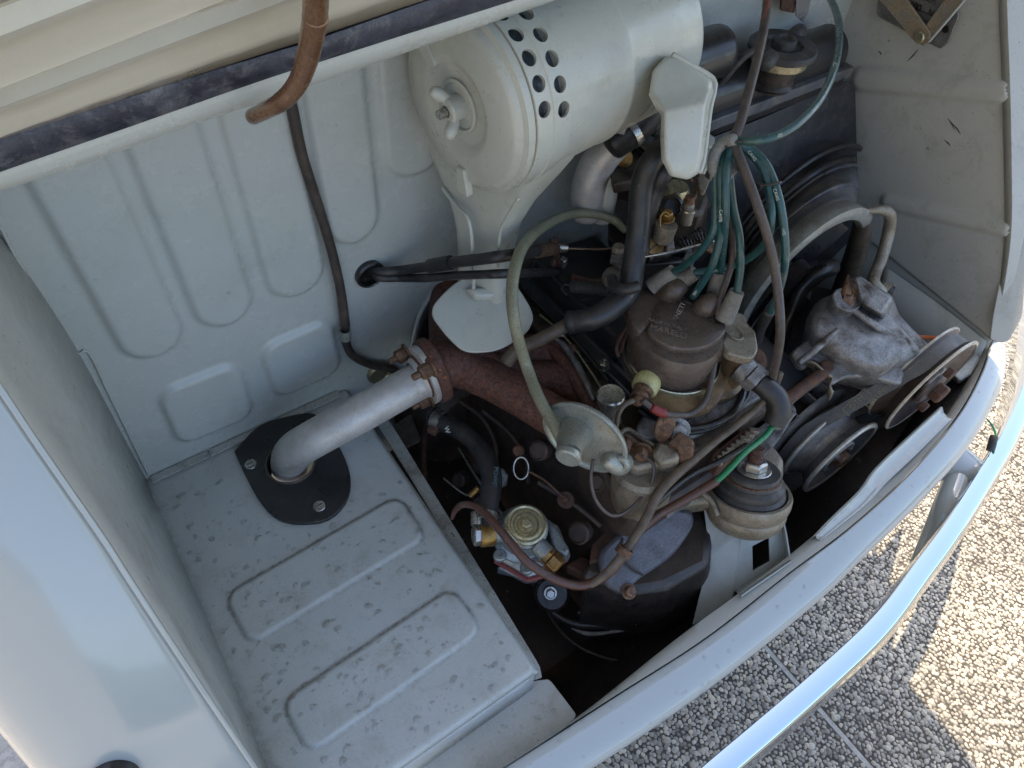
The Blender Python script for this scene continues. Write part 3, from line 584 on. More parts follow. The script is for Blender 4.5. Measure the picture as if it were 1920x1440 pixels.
# alloy deck under the distributor and its gasket
plate('front_deck', [(1195, 755), (1300, 690), (1385, 668), (1452, 700), (1462, 722), (1300, 822), (1250, 800)], m_alu, eng, z=.604, th=.03, bevel=.002, r=.15)
tube('oil_seal', PT([(1200, 770), (1240, 795), (1300, 803), (1350, 790), (1385, 760), (1395, 720), (1380, 680)], z=.608), .0042, m_gasket, eng)
tube('oil_seal', PT([(1240, 800), (1290, 812), (1340, 800), (1380, 772), (1404, 738), (1402, 700)], z=.606), .0028, m_gasket, eng)
# rear cover: dark pressed steel pan
hull('sump_cover', [PT([(1085, 1075), (1130, 1015), (1200, 950), (1240, 930), (1320, 945), (1335, 1000), (1330, 1060), (1250, 1100), (1195, 1110)], z=.500),
                    PT([(1085, 1120), (1130, 1040), (1200, 985), (1240, 965), (1325, 962), (1340, 1030), (1330, 1090), (1250, 1140), (1170, 1140)], z=.46),
                    PT([(1080, 1165), (1130, 1100), (1200, 1060), (1240, 1050), (1325, 1040), (1345, 1075), (1335, 1130), (1230, 1180), (1140, 1175)], z=.40),
                    PT([(1070, 1185), (1130, 1150), (1200, 1140), (1240, 1130), (1325, 1110), (1350, 1110), (1335, 1150), (1250, 1190), (1130, 1205)], z=.33)], m_oily, eng, .012, 60)
plate('timing_cover', [(1120, 1035), (1180, 985), (1235, 950), (1300, 955), (1305, 985), (1262, 1045), (1200, 1085), (1170, 1118), (1135, 1098)], mat('blue_grey_pressing', (.13, .135, .155), (.085, .087, .098), 40, rough=.42, metal=.3, bump=.8, bsc=300, dirt=(.05, .04, .03), dsc=40, damt=.6), eng, p0=P(1200, 1040, z=.512), n=Vector((-.10, -.35, 1)), th=.014, bevel=.005, r=.35)
tube('cover_ridge', [onplane(a, b, P(1200, 1040, z=.5135), Vector((-.1, -.35, 1))) for a, b in ((1168, 1010), (1165, 1035), (1180, 1062), (1205, 1078))], .0014, m_oily, eng, 8)
for px, m in (((1179, 1109), m_rbolt), ((1258, 972), m_rbolt)):
    hexbolt('cover_bolt', P(*px, z=.502), Vector((-.1, -.5, 1)), .0065, .007, m, eng)
# lower flange with a torn gasket edge
tube('pan_flange', PT([(985, 1060), (1010, 1110), (1040, 1150), (1080, 1170), (1130, 1172), (1200, 1165), (1240, 1140), (1300, 1095), (1335, 1050)], z=.39), .005, m_oily, eng)
tube('torn_gasket', PT([(1072, 1178), (1100, 1188), (1140, 1186), (1180, 1176), (1205, 1160), (1230, 1150), (1250, 1130)], z=.385), [.001, .003, .002, .0035, .0025, .0045, .0015], mat('old_gasket', (.22, .20, .17), (.12, .1, .08), 80, rough=.8), eng, 8)
hull('flange_lug', [PT([(1080, 1150), (1115, 1110), (1130, 1105), (1175, 1152)], z=.42), PT([(1080, 1158), (1115, 1130), (1130, 1130), (1175, 1160)], z=.40)], m_alud, eng, .002)
lathe('lug_boss', P(1120, 1132, z=.425), Vector((-.1, -.3, 1)), [(.012, -.01), (.012, .004), (.008, .004), (.007, -.004)], m_oily, eng, 24)
lathe('drain_plug', P(1035, 1113, z=.41), Vector((-.4, -.5, 1)), [(.022, -.01), (.022, 0), (.018, .004), (.017, .004)], m_oily, eng, 32)
hexbolt('plug_bolt', P(1032, 1112, z=.417), Vector((-.4, -.5, 1)), .006, .008, m_steel, eng)
# rusty patches and small fittings on the block side
hull('rust_lug', [PT([(1140, 935), (1185, 925), (1190, 985), (1150, 1010), (1130, 1050), (1105, 1055), (1110, 1020), (1145, 985)], z=.505), PT([(1140, 945), (1185, 935), (1190, 995), (1150, 1020), (1130, 1060), (1105, 1065), (1110, 1030), (1145, 995)], z=.49)], m_rustd, eng, .002)
dp = thing('dipstick', 'rusty wire dipstick with a round pull ring lying against the brown block side', 'dipstick', tuple(P(1060, 940, z=.53)))
rc = P(977, 878, z=.55)
ringp = [rc + D(1, 0, 0) * (.0085 * math.cos(t)) + D(0, 1, 0) * (.0125 * math.sin(t)) for t in [2 * math.pi * k / 20 for k in range(20)]]
tube('ring', ringp + ringp[:1], .0011, m_steel, dp, 8, cap=None)
tube('rod', [P(992, 884, z=.55), P(1020, 900, z=.548), P(1045, 922, z=.54), P(1058, 935, z=.535)], .0013, m_rustd, dp, 8)
lathe('cap', P(1060, 937, z=.53), Vector((-.5, -.2, 1)), [(.010, -.006), (.010, 0), (.009, .002), (.004, .002), (.0035, .007), (.001, .008)], m_rustd, dp, 24)
lathe('cap', P(971, 845, z=.55), D(-.3, 0, 1), [(.007, -.003), (.007, 0), (.005, .003), (.001, .003)], m_rustd, dp, 20)
o = lathe('hex_plug', P(934, 897, z=.52), D(.6, -.1, .7), [(.013, -.008), (.013, .004), (.010, .007)], m_alu, None, 6, smooth=20, bevel=.001); tag(o, 'grey hexagonal plug beside the black fuel hose', 'plug')

# ================================================================== exhaust
ep = thing('exhaust_pipe', 'dull silver curved exhaust pipe going down through the black cover plate', 'pipe', tuple(P(545, 868, z=.5)))
pth = [P(806, 703, z=.605), P(760, 728, z=.600), P(700, 762, z=.592), P(640, 795, z=.583), P(590, 822, z=.570), P(556, 843, z=.545), P(543, 862, z=.510), P(543, 884, z=.46), P(545, 905, z=.40)]
tube('pipe', pth, [.0215] * 5 + [.022, .0215, .021, .021], m_pipe, ep, 28)
tax = (P(760, 728, z=.600) - P(830, 690, z=.605)).normalized()
fa, fb = frame(tax, Z); fc = P(797, 703, z=.605) + tax * .004
fl = [fc + fa * (.040 * math.cos(t) * (1 + .10 * math.cos(2 * t))) + fb * (.033 * math.sin(t)) for t in [2 * math.pi * k / 40 for k in range(40)]]
build('flange', plate_mb(fl, tax, .007), m_pipe, ep, 35, .001)
lathe('weld_bead', fc + tax * .001, tax, [(.0215, 0), (.026, .001), (.0245, .004), (.0218, .007)], m_pipe, ep, 32)
for px in ((750, 668), (795, 697), (792, 753)):
    c = onplane(px[0], px[1], fc + tax * .010, tax)
    hexbolt('flange_nut', c - tax * .010, tax, .0085, .015, m_rbolt, ep, shank=.009)
mf = thing('exhaust_manifold', 'rusty dark red exhaust manifold branching from the bolted flange to the head', 'exhaust manifold', tuple(P(900, 720, z=.56)))
fl2 = [fc - tax * .007 + fa * (.045 * math.cos(t)) + fb * (.036 * math.sin(t)) for t in [2 * math.pi * k / 40 for k in range(40)]]
build('flange', plate_mb(fl2, tax, .014), m_rust, mf, 35, .003)
c0 = fc - tax * .012
tube('branch', [c0 + tax * .006, c0 - tax * .02, P(875, 690, z=.595), P(920, 712, z=.59), P(975, 742, z=.59), P(1030, 775, z=.588), P(1085, 805, z=.585), P(1120, 830, z=.575)], [.030, .029, .026, .024, .0235, .0235, .024, .025], m_rust, mf, 28)
tube('branch', [c0 - tax * .01, P(868, 672, z=.600), P(920, 690, z=.59), P(980, 705, z=.58), P(1040, 712, z=.575), P(1095, 735, z=.57)], [.028, .026, .020, .019, .023, .028], m_rust, mf, 24)
tube('branch', [c0 - tax * .008, P(850, 660, z=.600), P(840, 625, z=.60), P(838, 570, z=.60), P(850, 520, z=.60)], [.028, .027, .023, .022, .022], m_rust, mf, 24)
tube('web', [P(905, 660, z=.585), P(980, 660, z=.58), P(1060, 670, z=.575), P(1100, 720, z=.57)], [.014, .022, .026, .024], m_rust, mf, 20)
tube('head_flange', [P(1012, 640, z=.595), P(1050, 670, z=.595), P(1090, 730, z=.592), P(1120, 790, z=.588)], [.006, .008, .009, .006], m_rust, mf, 14)
hexbolt('manifold_nut', P(1073, 658, z=.60), Vector((-.4, 0, 1)), .007, .008, m_rustd, mf)
# black cover plate on the ledge
bpz = ZL + .0035
cp = thing('cover_plate', 'black D-shaped cover plate screwed to the ledge around the silver pipe', 'cover plate', tuple(P(545, 880, z=ZL)))
outp = [P(a, b, z=bpz + .002) for a, b in [(439, 846), (484, 799), (540, 780), (589, 775), (615, 805), (640, 845), (656, 889), (652, 934), (619, 971), (574, 981), (525, 975), (491, 945), (462, 895)]]
oc = resample(outp + outp[:1], 49)[:48]; rc = P(545, 868, z=bpz + .002)
def ringpts(r, z, n=48):
    a0 = math.atan2(oc[0].y - rc.y, oc[0].x - rc.x); sg = 1 if (oc[0] - rc).cross(oc[5] - rc).z > 0 else -1
    return [Vector((rc.x + r * math.cos(math.atan2(p.y - rc.y, p.x - rc.x)), rc.y + r * math.sin(math.atan2(p.y - rc.y, p.x - rc.x)), z)) for p in oc]
build('plate', loft_mb([[Vector((p.x, p.y, ZL + .0005)) for p in oc], oc, ringpts(.030, bpz + .002), ringpts(.028, bpz + .004), ringpts(.0265, bpz + .002), ringpts(.026, bpz - .02)], True), m_black, cp, 40, bevel=.0008)
tube('hole_rim', ringpts(.0285, bpz + .0035) + ringpts(.0285, bpz + .0035)[:1], .0012, m_tan, cp, 8, cap=None, smooth=False)
for px in ((470, 871), (599, 949)):
    c = P(*px, z=bpz + .002); sc_ = lathe('screw', c, Z, [(.0072, 0), (.0074, .001), (.0066, .0018), (.0062, .0012), (.0046, .0012), (.0044, .0026), (.002, .003)], m_steel, cp, 24)
    build('slot', box_mb(c + Z * .0030, X * .004, Y * .0006, Z * .0003), m_gasket, sc_, 0)

# ================================================================== air cleaner
ac = thing('air_cleaner', 'large cream grey drum air cleaner with a band of round holes and a wing nut', 'air cleaner', (.40, .45, .92))
AY, AZ, AR = .4800, .9125, .0803
AX0, AX1 = .3054, .53
aax = Vector((1, .125, .019)).normalized()
ao = Vector((AX0, AY, AZ))
lathe('drum', ao, aax, [(.074, .046), (AR, .048), (AR, .120), (AR + .0012, .122), (AR + .0012, .126), (AR, .128), (AR, .216), (AR - .002, .222), (AR - .010, .226), (.01, .228)], m_filter, ac, 96)
# band with real holes: thin ring cut by radial cylinders
band = lathe('vent_band', ao, aax, [(AR + .0018, .0095), (AR + .0022, .0100), (AR + .0022, .0265), (AR + .0034, .0275), (AR + .0034, .0295), (AR + .0022, .0305), (AR + .0018, .0470), (AR - .0010, .0470), (AR - .0010, .0095), (AR + .0018, .0095)], m_filter, ac, 96)
cut = MB(); fa, fb = frame(aax, -Z)
for row, hgt in ((0, .018), (1, .0385)):
    for k in range(26):
        t = (k + (.15 if row == 0 else .50)) / 26 * 2 * math.pi
        # holes only around the visible upper rear part
        rd = fa * math.cos(t) + fb * math.sin(t)
        if rd.dot(Vector((0, -.62, .78))) < -.10: continue
        hp3 = R.T @ (np.array(ao + aax * hgt + rd * AR) - EYE)
        if 720 + FOC * hp3[1] / hp3[2] > 232: continue
        lathe_mb(ao + aax * hgt + rd * (AR - .004), rd, [(.0066, 0), (.0066, .012)], 18, cut)
cutter = build('cut', cut, None, None, 0)
bm_ = band.modifiers.new('b', 'BOOLEAN'); bm_.object = cutter; bm_.operation = 'DIFFERENCE'; bm_.solver = 'EXACT'
bpy.context.view_layer.update()
me = bpy.data.meshes.new_from_object(band.evaluated_get(bpy.context.evaluated_depsgraph_get())); band.modifiers.clear(); band.data = me; me.shade_smooth(); me.set_sharp_from_angle(angle=rad(35))
bpy.data.objects.remove(cutter)
lathe('filter_core', ao, aax, [(.060, .006), (.072, .008), (.072, .050)], mat('filter_gauze', (.14, .16, .18), (.08, .09, .1), 120, rough=.5, metal=.4, bump=.5), ac, 48)
lathe('lid', ao, aax, [(.004, -.0045), (.032, -.004), (.035, -.005), (.040, -.0095), (.044, -.010), (.070, -.007), (.0735, -.004), (.0755, .000), (AR - .0005, .002), (AR + .0003, .0085), (.076, .0085)], m_filter, ac, 96)
lathe('centre_dish', ao - aax * .0035, -aax, [(.022, 0), (.023, .003), (.0205, .004), (.019, .0015), (.006, .0015)], m_filter, ac, 48)
lathe('hub', ao - aax * .004, -aax, [(.011, 0), (.011, .014), (.0095, .016), (.005, .016), (.005, .010)], m_filter, ac, 28)
wa, wb = frame(aax, Vector((0, .55, .85)))
for s in (-1, 1):
    build('wing', tube_mb([ao - aax * .012, ao - aax * .015 + wa * s * .009, ao - aax * .022 + wa * s * .016, ao - aax * .025 + wa * s * .019], [.0045, .0050, .0062, .0045], 14), m_filter, ac, 50)
lathe('stud', ao - aax * .004, -aax, [(.0042, 0), (.0042, .024), (.0025, .025)], m_steel, ac, 16)
for px, hh in (((803, 95), 1), ((870, 338), -1)):
    c = onplane(px[0], px[1], ao - aax * .008, aax); rd = (c - ao); rd = (rd - aax * rd.dot(aax)).normalized(); tn = aax.cross(rd)
    pp = [c + tn * a * .0085 + rd * b * .014 for a, b in ((-.7, -1), (.7, -1), (1, 1), (-1, 1))]
    build('clip', plate_mb([p - aax * .004 for p in rnd(pp, .2)], -aax, .008), m_filter, ac, 30, .0015)
# warm air duct dropping from the drum to the manifold flap
dz = [(770, 238, 1014, 268, .030), (790, 285, 1016, 300, .032), (808, 322, 1004, 330, .030), (824, 360, 990, 358, .028), (838, 400, 968, 400, .026), (846, 434, 957, 440, .024), (850, 475, 951, 480, .022), (851, 530, 951, 530, .020), (856, 572, 952, 568, .018), (876, 612, 932, 606, .010)]
secs = []
for a, b, c, d_, th in dz:
    c = c - 14 * min(1, max(0, (b - 330) / 90)); p, q = P(a, b, x=.313), P(c, d_, x=.340); u = (q - p).normalized(); hw = (q - p).length / 2; v = (X - u * X.dot(u)).normalized()
    secs.append(rrect((p + q) / 2 + v * th, u, v, hw, th, min(hw, th) * .6, 5))
build('duct', loft_mb(secs, True, True), m_filter, ac, 60)
tube('duct_rib', [P(a, b, x=.3135) for a, b in ((830, 352), (852, 382), (878, 412), (886, 470), (888, 540))], .0022, m_filter, ac, 8)
tube('duct_rib', [P(a, b, x=.330) for a, b in ((972, 372), (948, 412), (937, 440), (934, 500))], .0018, m_filter, ac, 8)
fpn = Vector((-.05, -.45, 1)).normalized(); fp0 = P(905, 590, x=.318)
flap = plate('flap', [(802, 582), (850, 530), (905, 505), (962, 522), (1004, 590), (990, 625), (935, 658), (872, 662), (838, 630)], m_filter, ac, p0=fp0, n=fpn, th=.004, bevel=.0012, r=.4, k=6)
hull('duct_spine', [[onplane(a, b, fp0, fpn) for a, b in ((868, 540), (945, 540), (930, 566), (888, 566))], [onplane(a, b, fp0 + fpn * .012, fpn) for a, b in ((880, 540), (940, 540), (922, 556), (892, 556))]], m_filter, ac, .003, 60)
# outlet elbow down to the carburettor
el_ = thing('intake_elbow', 'cream painted box shaped intake elbow from the drum down to the carburettor', 'intake elbow', tuple(P(1280, 200, z=.86)))
def quad(px, zs): return [P(a, b, z=z_) for (a, b), z_ in zip(px, zs)]
s0 = quad([(1222, 195), (1232, 118), (1275, 100), (1338, 148), (1332, 180), (1300, 205)], [.872, .90, .915, .898, .885, .868])
def shrink(pts, k): c = sum(pts, Vector()) / len(pts); return [c.lerp(p, k) for p in pts]
tp0 = P(1270, 215, z=.912); n_top = Vector((-.10, -.62, .78)).normalized()
top = [onplane(a, b, tp0, n_top) for a, b in ((1216, 176), (1224, 130), (1250, 103), (1266, 103), (1338, 146), (1341, 166), (1334, 200), (1322, 290), (1314, 325), (1292, 338), (1254, 330), (1238, 300), (1240, 222), (1226, 202))]
tr_ = rnd(top, .3, 3); away = (tp0 - Vector(EYE)).normalized()
E2 = lambda a, b, h=0: onplane(a, b, tp0 + n_top * h, n_top)
upo = [(1240, 214), (1228, 205), (1216, 178), (1223, 132), (1248, 105), (1266, 103), (1338, 147), (1340, 170), (1332, 196)]
loo = [(1326, 250), (1321, 292), (1312, 325), (1290, 338), (1256, 331), (1240, 302), (1238, 255)]
ol = upo + loo; k_ = len(ol); mbE = MB()
v_ = [E2(a, b) for a, b in ol]; inn = [E2(a, b, h) for a, b, h in ((1246, 208, .017), (1236, 195, .010), (1228, 174, .004), (1234, 136, .003), (1254, 113, .003), (1266, 112, .003), (1326, 150, .003), (1328, 170, .010), (1322, 194, .017), (1317, 250, .013), (1312, 290, .009), (1305, 316, .006), (1288, 326, .005), (1262, 321, .006), (1248, 298, .009), (1246, 255, .013))]
bk_ = [p + away * .055 for p in v_]
mbE.add(bk_ + v_ + inn, [(i, (i + 1) % k_, k_ + (i + 1) % k_, k_ + i) for i in range(k_)] + [(k_ + i, k_ + (i + 1) % k_, 2 * k_ + (i + 1) % k_, 2 * k_ + i) for i in range(k_)] + [tuple(2 * k_ + i for i in f_) for f_ in ((0, 1, 7, 8), (1, 2, 6, 7), (2, 3, 4, 5, 6), (8, 9, 15, 0), (9, 10, 14, 15), (10, 11, 12, 13, 14))])
build('elbow', mbE, m_filter, el_, 60, .004, 3, 0)
rp = [E2(a, b) for a, b in ((1262, 103), (1300, 124), (1337, 148), (1339, 170), (1331, 205), (1320, 290), (1312, 322))]
tube('elbow_flange', rp, .0026, m_filter, el_, 8)
plate('elbow_lug', [(1318, 262), (1334, 250), (1337, 272), (1326, 320), (1312, 316)], m_filter, el_, z=.79, th=.006, r=.3)
plate('wire_mask', [(1330, 250), (1341, 258), (1338, 275), (1325, 272)], m_filter, el_, z=.80, th=.004, r=.3)

# ================================================================== carburettor
cb = thing('carburettor', 'grimy brown carburettor with brass jets and linkages below the cream elbow', 'carburettor', tuple(P(1230, 390, z=.70)))
hull('float_bowl', [PT([(1140, 300), (1180, 268), (1230, 250), (1260, 290), (1240, 330), (1150, 345)], z=.760), PT([(1140, 320), (1180, 288), (1230, 265), (1262, 310), (1240, 350), (1150, 365)], z=.745)], m_alud, cb, .003)
hull('bowl_body', [PT([(1145, 330), (1185, 310), (1235, 320), (1235, 350), (1150, 350)], z=.745), PT([(1145, 420), (1185, 425), (1235, 420), (1235, 400), (1150, 400)], z=.68)], m_oily, cb, .003)
hull('throttle_body', [PT([(1240, 325), (1315, 325), (1330, 370), (1320, 400), (1240, 400)], z=.735), PT([(1225, 430), (1300, 440), (1320, 470), (1290, 500), (1220, 490)], z=.65)], m_alud, cb, .006)
lathe('banjo_nut', P(1170, 296, z=.772), D(.1, -.1, 1), [(.010, -.004), (.0108, 0), (.009, .004), (.002, .0045)], m_brass, cb, 24)
lathe('inlet_tower', P(1266, 365, z=.74), Z, [(.014, -.03), (.014, .0), (.0155, .001), (.0155, .006), (.013, .012)], m_gold, cb, 28)
lathe('jet_base', P(1260, 388, z=.745), D(.1, .3, 1), [(.013, -.006), (.014, 0), (.010, .003), (.009, .001)], m_oily, cb, 24)
tube('jet_barrel', [P(1292, 372, z=.762), P(1290, 395, z=.75), P(1286, 420, z=.735)], [.006, .0075, .0065], m_alut, cb, 18, cap='flat')
tube('jet_cap', [P(1294, 368, z=.770), P(1293, 381, z=.762)], .0055, m_rbolt, cb, 14, cap='flat')
lathe('jet_ring', P(1290, 392, z=.755), D(.1, -.6, .7), [(.009, -.001), (.0095, 0), (.009, .0015)], m_steel, cb, 20)
tube('pump_body', [P(1250, 420, z=.755), P(1240, 450, z=.735)], [.0125, .0115], m_alut, cb, 22, cap='flat')
hexbolt('brass_jet', P(1250, 410, z=.758), D(-.1, -.5, .8), .0065, .010, m_brass, cb)
tube('jet_wire', [P(1238, 425, z=.76), P(1238, 405, z=.768), P(1248, 397, z=.77), P(1256, 404, z=.768)], .0012, m_brass, cb, 8)
lathe('brass_knob', P(1228, 462, z=.732), D(.1, .1, 1), [(.010, -.014), (.0105, -.002), (.009, 0), (.002, .001)], m_brass, cb, 24)
build('knob_slot', box_mb(P(1228, 462, z=.7335), D(.8, -.6, 0) * .009, D(.6, .8, 0) * .0008, D(0, 0, 1) * .0008), m_gasket, cb, 0)
plate('linkage_arm', [(1318, 372), (1334, 380), (1300, 436), (1334, 452), (1330, 462), (1288, 440), (1292, 428)], m_rustd, cb, z=.70, th=.003, r=.15)
plate('clevis', [(1306, 318), (1322, 315), (1332, 335), (1322, 360), (1312, 355)], m_alut, cb, z=.775, th=.006, r=.3)
tube('clevis_loop', [P(1296, 340, z=.772), P(1292, 325, z=.776), P(1302, 320, z=.776), P(1310, 330, z=.774), P(1302, 372, z=.765)], .0022, m_rbolt, cb, 8)
tube('return_coil', [P(1275, 462, z=.715) + D(.8, -.5, 0) * (k * .0007) + (D(.5, .8, 0) * math.cos(k * 1.2) + D(0, 0, 1) * math.sin(k * 1.2)) * .007 for k in range(48)], .0011, m_oily, cb, 6, smooth=False)
box('lever', P(1256, 455, z=.735), .012, .004, .003, m_alu, cb, rz=.9)
tube('spindle', [P(1215, 478, z=.69), P(1290, 468, z=.69)], .009, m_gasket, cb, 18, cap='flat')
lathe('spindle_end', P(1212, 480, z=.69), D(-1, .1, .4), [(.009, -.004), (.0095, .001), (.005, .002)], m_gasket, cb, 20)
box('link_block', P(1290, 492, z=.69), .010, .006, .010, m_alu, cb, rz=.5)
hull('insulator', [PT([(1140, 405), (1240, 405), (1290, 490), (1180, 500), (1140, 440)], z=.67), PT([(1140, 425), (1240, 425), (1290, 510), (1180, 520), (1140, 460)], z=.645)], m_oily, cb, .003)
# fat pale grey elbow hose to the left of it
tk = thing('breather_hose', 'fat shiny grey hose with a metal clamp curving down under the drum', 'hose', tuple(P(1120, 330, z=.73)))
tube('hose', [P(1215, 205, z=.83), P(1190, 238, z=.81), P(1155, 268, z=.79), P(1122, 305, z=.765), P(1105, 345, z=.74), P(1100, 395, z=.70)], [.0165, .0165, .018, .020, .0205, .021], m_pipe, tk, 28)
tube('upper_hose', [P(1222, 200, z=.832), P(1192, 238, z=.812), P(1150, 268, z=.795)], .0185, m_rub, tk, 24)
ca, cb_ = P(1180, 246, z=.808), P(1192, 236, z=.812)
lathe('hose_clamp', ca, (cb_ - ca), [(.0188, -.004), (.0197, -.004), (.0197, .006), (.0188, .006)], m_steel, tk, 32)
box('clamp_screw', P(1168, 240, z=.822), .007, .004, .004, m_steel, tk, rz=.6)
tube('inner_pipe', [P(1140, 330, z=.745), P(1135, 370, z=.72), P(1128, 405, z=.69)], .014, m_filter, tk, 20)

# ================================================================== hoses
def hose(name, label, px, r, m, cat='hose', group=None, **k):
    o = tube(name, [P(*q[:2], z=q[2]) for q in px], r, m, None, **k); return tag(o, label, cat, group)
h1 = hose('heater_hose', 'taller black rubber hose in front of the carburettor, its rounded top at the cream elbow', [(1244, 268, .835), (1232, 288, .832), (1214, 315, .82), (1203, 350, .80), (1199, 400, .775), (1194, 450, .75), (1187, 500, .73), (1178, 545, .71), (1150, 575, .70), (1110, 598, .69), (1070, 604, .68)], [.0105, .0115, .0118, .012, .012, .0122, .0125, .013, .013, .0125, .012], m_rub, n=24)
h2 = hose('heater_hose', 'shorter black rubber hose with rounded end joining behind the taller hose', [(1253, 305, .815), (1243, 325, .81), (1228, 355, .79), (1214, 400, .765), (1205, 440, .74), (1200, 480, .73)], [.0095, .0105, .0105, .0105, .010, .009], m_rub, n=22)
hose('bypass_pipe', 'brown stained metal pipe entering the thick rubber sleeve above the manifold', [(1078, 600, .676), (1040, 622, .665), (1000, 642, .655), (968, 658, .645), (950, 678, .635)], [.0075, .0075, .0072, .0075, .008], m_tan, 'pipe', n=18)
lathe('sleeve_end', P(1070, 604, z=.68), P(1070, 604, z=.68) - P(1110, 598, z=.69), [(.0125, -.006), (.0132, -.003), (.0132, .001), (.0125, .002), (.0085, .002)], m_rub, h1, 28)
hose('vent_stub', 'short dark bent stub of pipe crossing behind the hoses above the distributor', [(1148, 522, .725), (1152, 536, .728), (1170, 543, .735), (1196, 537, .74)], [.006, .0062, .0062, .0058], m_rub, 'pipe', n=16)
hose('vacuum_tube', 'long olive green vacuum tube arching over the cables down to the diaphragm', [(1172, 432, .70), (1150, 412, .705), (1110, 401, .715), (1070, 402, .72), (1025, 420, .745), (985, 455, .765), (965, 505, .77), (960, 560, .76), (968, 620, .735), (985, 680, .69), (1010, 745, .68), (1038, 795, .672), (1052, 825, .664)], [.0045, .005, .0052, .0055, .0058, .006, .006, .006, .006, .006, .006, .006, .0055], m_olive, 'tube', n=18)

# ================================================================== distributor
ds = thing('distributor', 'dusty brown distributor with a two lobed cap and oily metal body', 'distributor', tuple(P(1265, 720, z=.62)))
dc = P(1262, 612, z=.700)
dax = Vector((.02, -.02, 1)).normalized()
lathe('cap_side', P(1262, 650, z=.665), dax, [(.050, -.030), (.052, -.028), (.052, -.018), (.0505, -.017), (.0495, .020), (.046, .026), (.03, .028)], m_bake, ds, 56)
zt = .700
lob = rnd([P(a, b, z=zt) for a, b in [(1218, 600), (1226, 570), (1252, 556), (1290, 566), (1335, 590), (1364, 605), (1362, 622), (1338, 645), (1300, 655), (1260, 652), (1228, 636), (1212, 618)]], .4, 3)
lob2 = rnd([P(a, b, z=zt) for a, b in [(1174, 570), (1182, 548), (1206, 536), (1238, 540), (1256, 556), (1232, 580), (1214, 612), (1200, 622), (1184, 606)]], .4, 3)
def cap(name, l, dz_, m, hgt=.012):
    return build(name, loft_mb([[p - Z * (dz_ + hgt) for p in shrink(l, 1.0)], [p - Z * (dz_ + .004) for p in l], [p - Z * (dz_ + .0012) for p in shrink(l, .985)], [p - Z * dz_ for p in shrink(l, .95)], [p - Z * dz_ for p in shrink(l, .5)]], True, True), m, ds, 60)
cap('cap_top', lob, 0, m_bake, .014); cap('cap_lobe', lob2, .001, m_bake, .018)
for a, b, zz in ((1300, 690, .64), (1325, 685, .64), (1345, 672, .64), (1210, 650, .64)):
    tube('cap_flute', [P(a, b - 45, z=.685), P(a - 6, b, z=.645)], [.010, .011], m_bake, ds, 14, cap='flat')
m_lett = mat('raised_letters', (.19, .155, .13), None, rough=.4, bump=.1)
xd = P(1290, 625, z=zt) - P(1228, 608, z=zt); yd = P(1250, 590, z=zt) - P(1245, 625, z=zt)
text('cap_lettering', 'MARELLI', P(1253, 622, z=zt + .0002), xd, yd, .0105, m_lett, ds, .0006)
text('cap_lettering', 'MAGNETI', P(1268, 596, z=zt + .0002), D(.45, -.9, 0), D(-.9, -.45, 0), .008, m_lett, ds, .0006)
text('cap_lettering', 'MADE IN ITALY', P(1250, 608, z=zt + .0002), xd, yd, .0062, m_lett, ds, .0006)
text('cap_number', '2', P(1348, 604, z=zt + .0002), xd, yd, .010, m_gasket, ds, .0004)
lathe('body', P(1258, 735, z=.615), dax, [(.030, -.02), (.032, -.005), (.040, .010), (.050, .020), (.0515, .022), (.0515, .030), (.049, .031)], m_distb, ds, 56)
lathe('band', P(1262, 672, z=.650), dax, [(.0515, -.006), (.0525, -.005), (.0525, .003), (.0515, .004)], m_gold, ds, 56)
lathe('neck', P(1262, 752, z=.600), dax, [(.036, -.012), (.036, .0), (.030, .004), (.030, .014)], m_distb, ds, 40)
tube('condenser', [P(1262, 700, z=.638), P(1256, 740, z=.618), P(1250, 770, z=.600)], [.013, .0145, .012], m_distb, ds, 24)
for q in ([(1178, 612, .672), (1164, 632, .665), (1156, 655, .66), (1160, 668, .657)], [(1182, 618, .668), (1170, 640, .66), (1164, 660, .655)], [(1340, 660, .675), (1325, 690, .66), (1308, 715, .648), (1300, 740, .64)], [(1346, 662, .672), (1333, 695, .655), (1322, 725, .645)]):
    tube('spring_clip', [P(*p[:2], z=p[2]) for p in q], .0022, m_rustd, ds, 8)
lathe('flange_ring', P(1330, 700, z=.612), Z, [(.036, -.006), (.040, -.005), (.040, .002), (.034, .006), (.030, .018), (.028, .024)], m_distb, ds, 40)
# grey cast octane plate behind
o = plate('cast_bracket', [(1365, 590), (1382, 583), (1398, 592), (1402, 608), (1416, 618), (1423, 655), (1412, 672), (1385, 668), (1362, 660), (1352, 640), (1358, 615)], m_alut, None, z=.682, th=.012, bevel=.002, r=.35)
tag(o, 'pale grey cast bracket with an oval hollow behind the distributor cap', 'bracket')
lathe('hollow', P(1374, 622, z=.6825), Z, [(.012, 0), (.011, .0015), (.009, .0006), (.007, -.0004), (.002, -.0006)], m_alut, o, 28, sx=.7, sy=1.2)
lathe('stem', P(1385, 660, z=.665), Z, [(.016, -.05), (.016, .005), (.018, .008)], m_distb, o, 24)
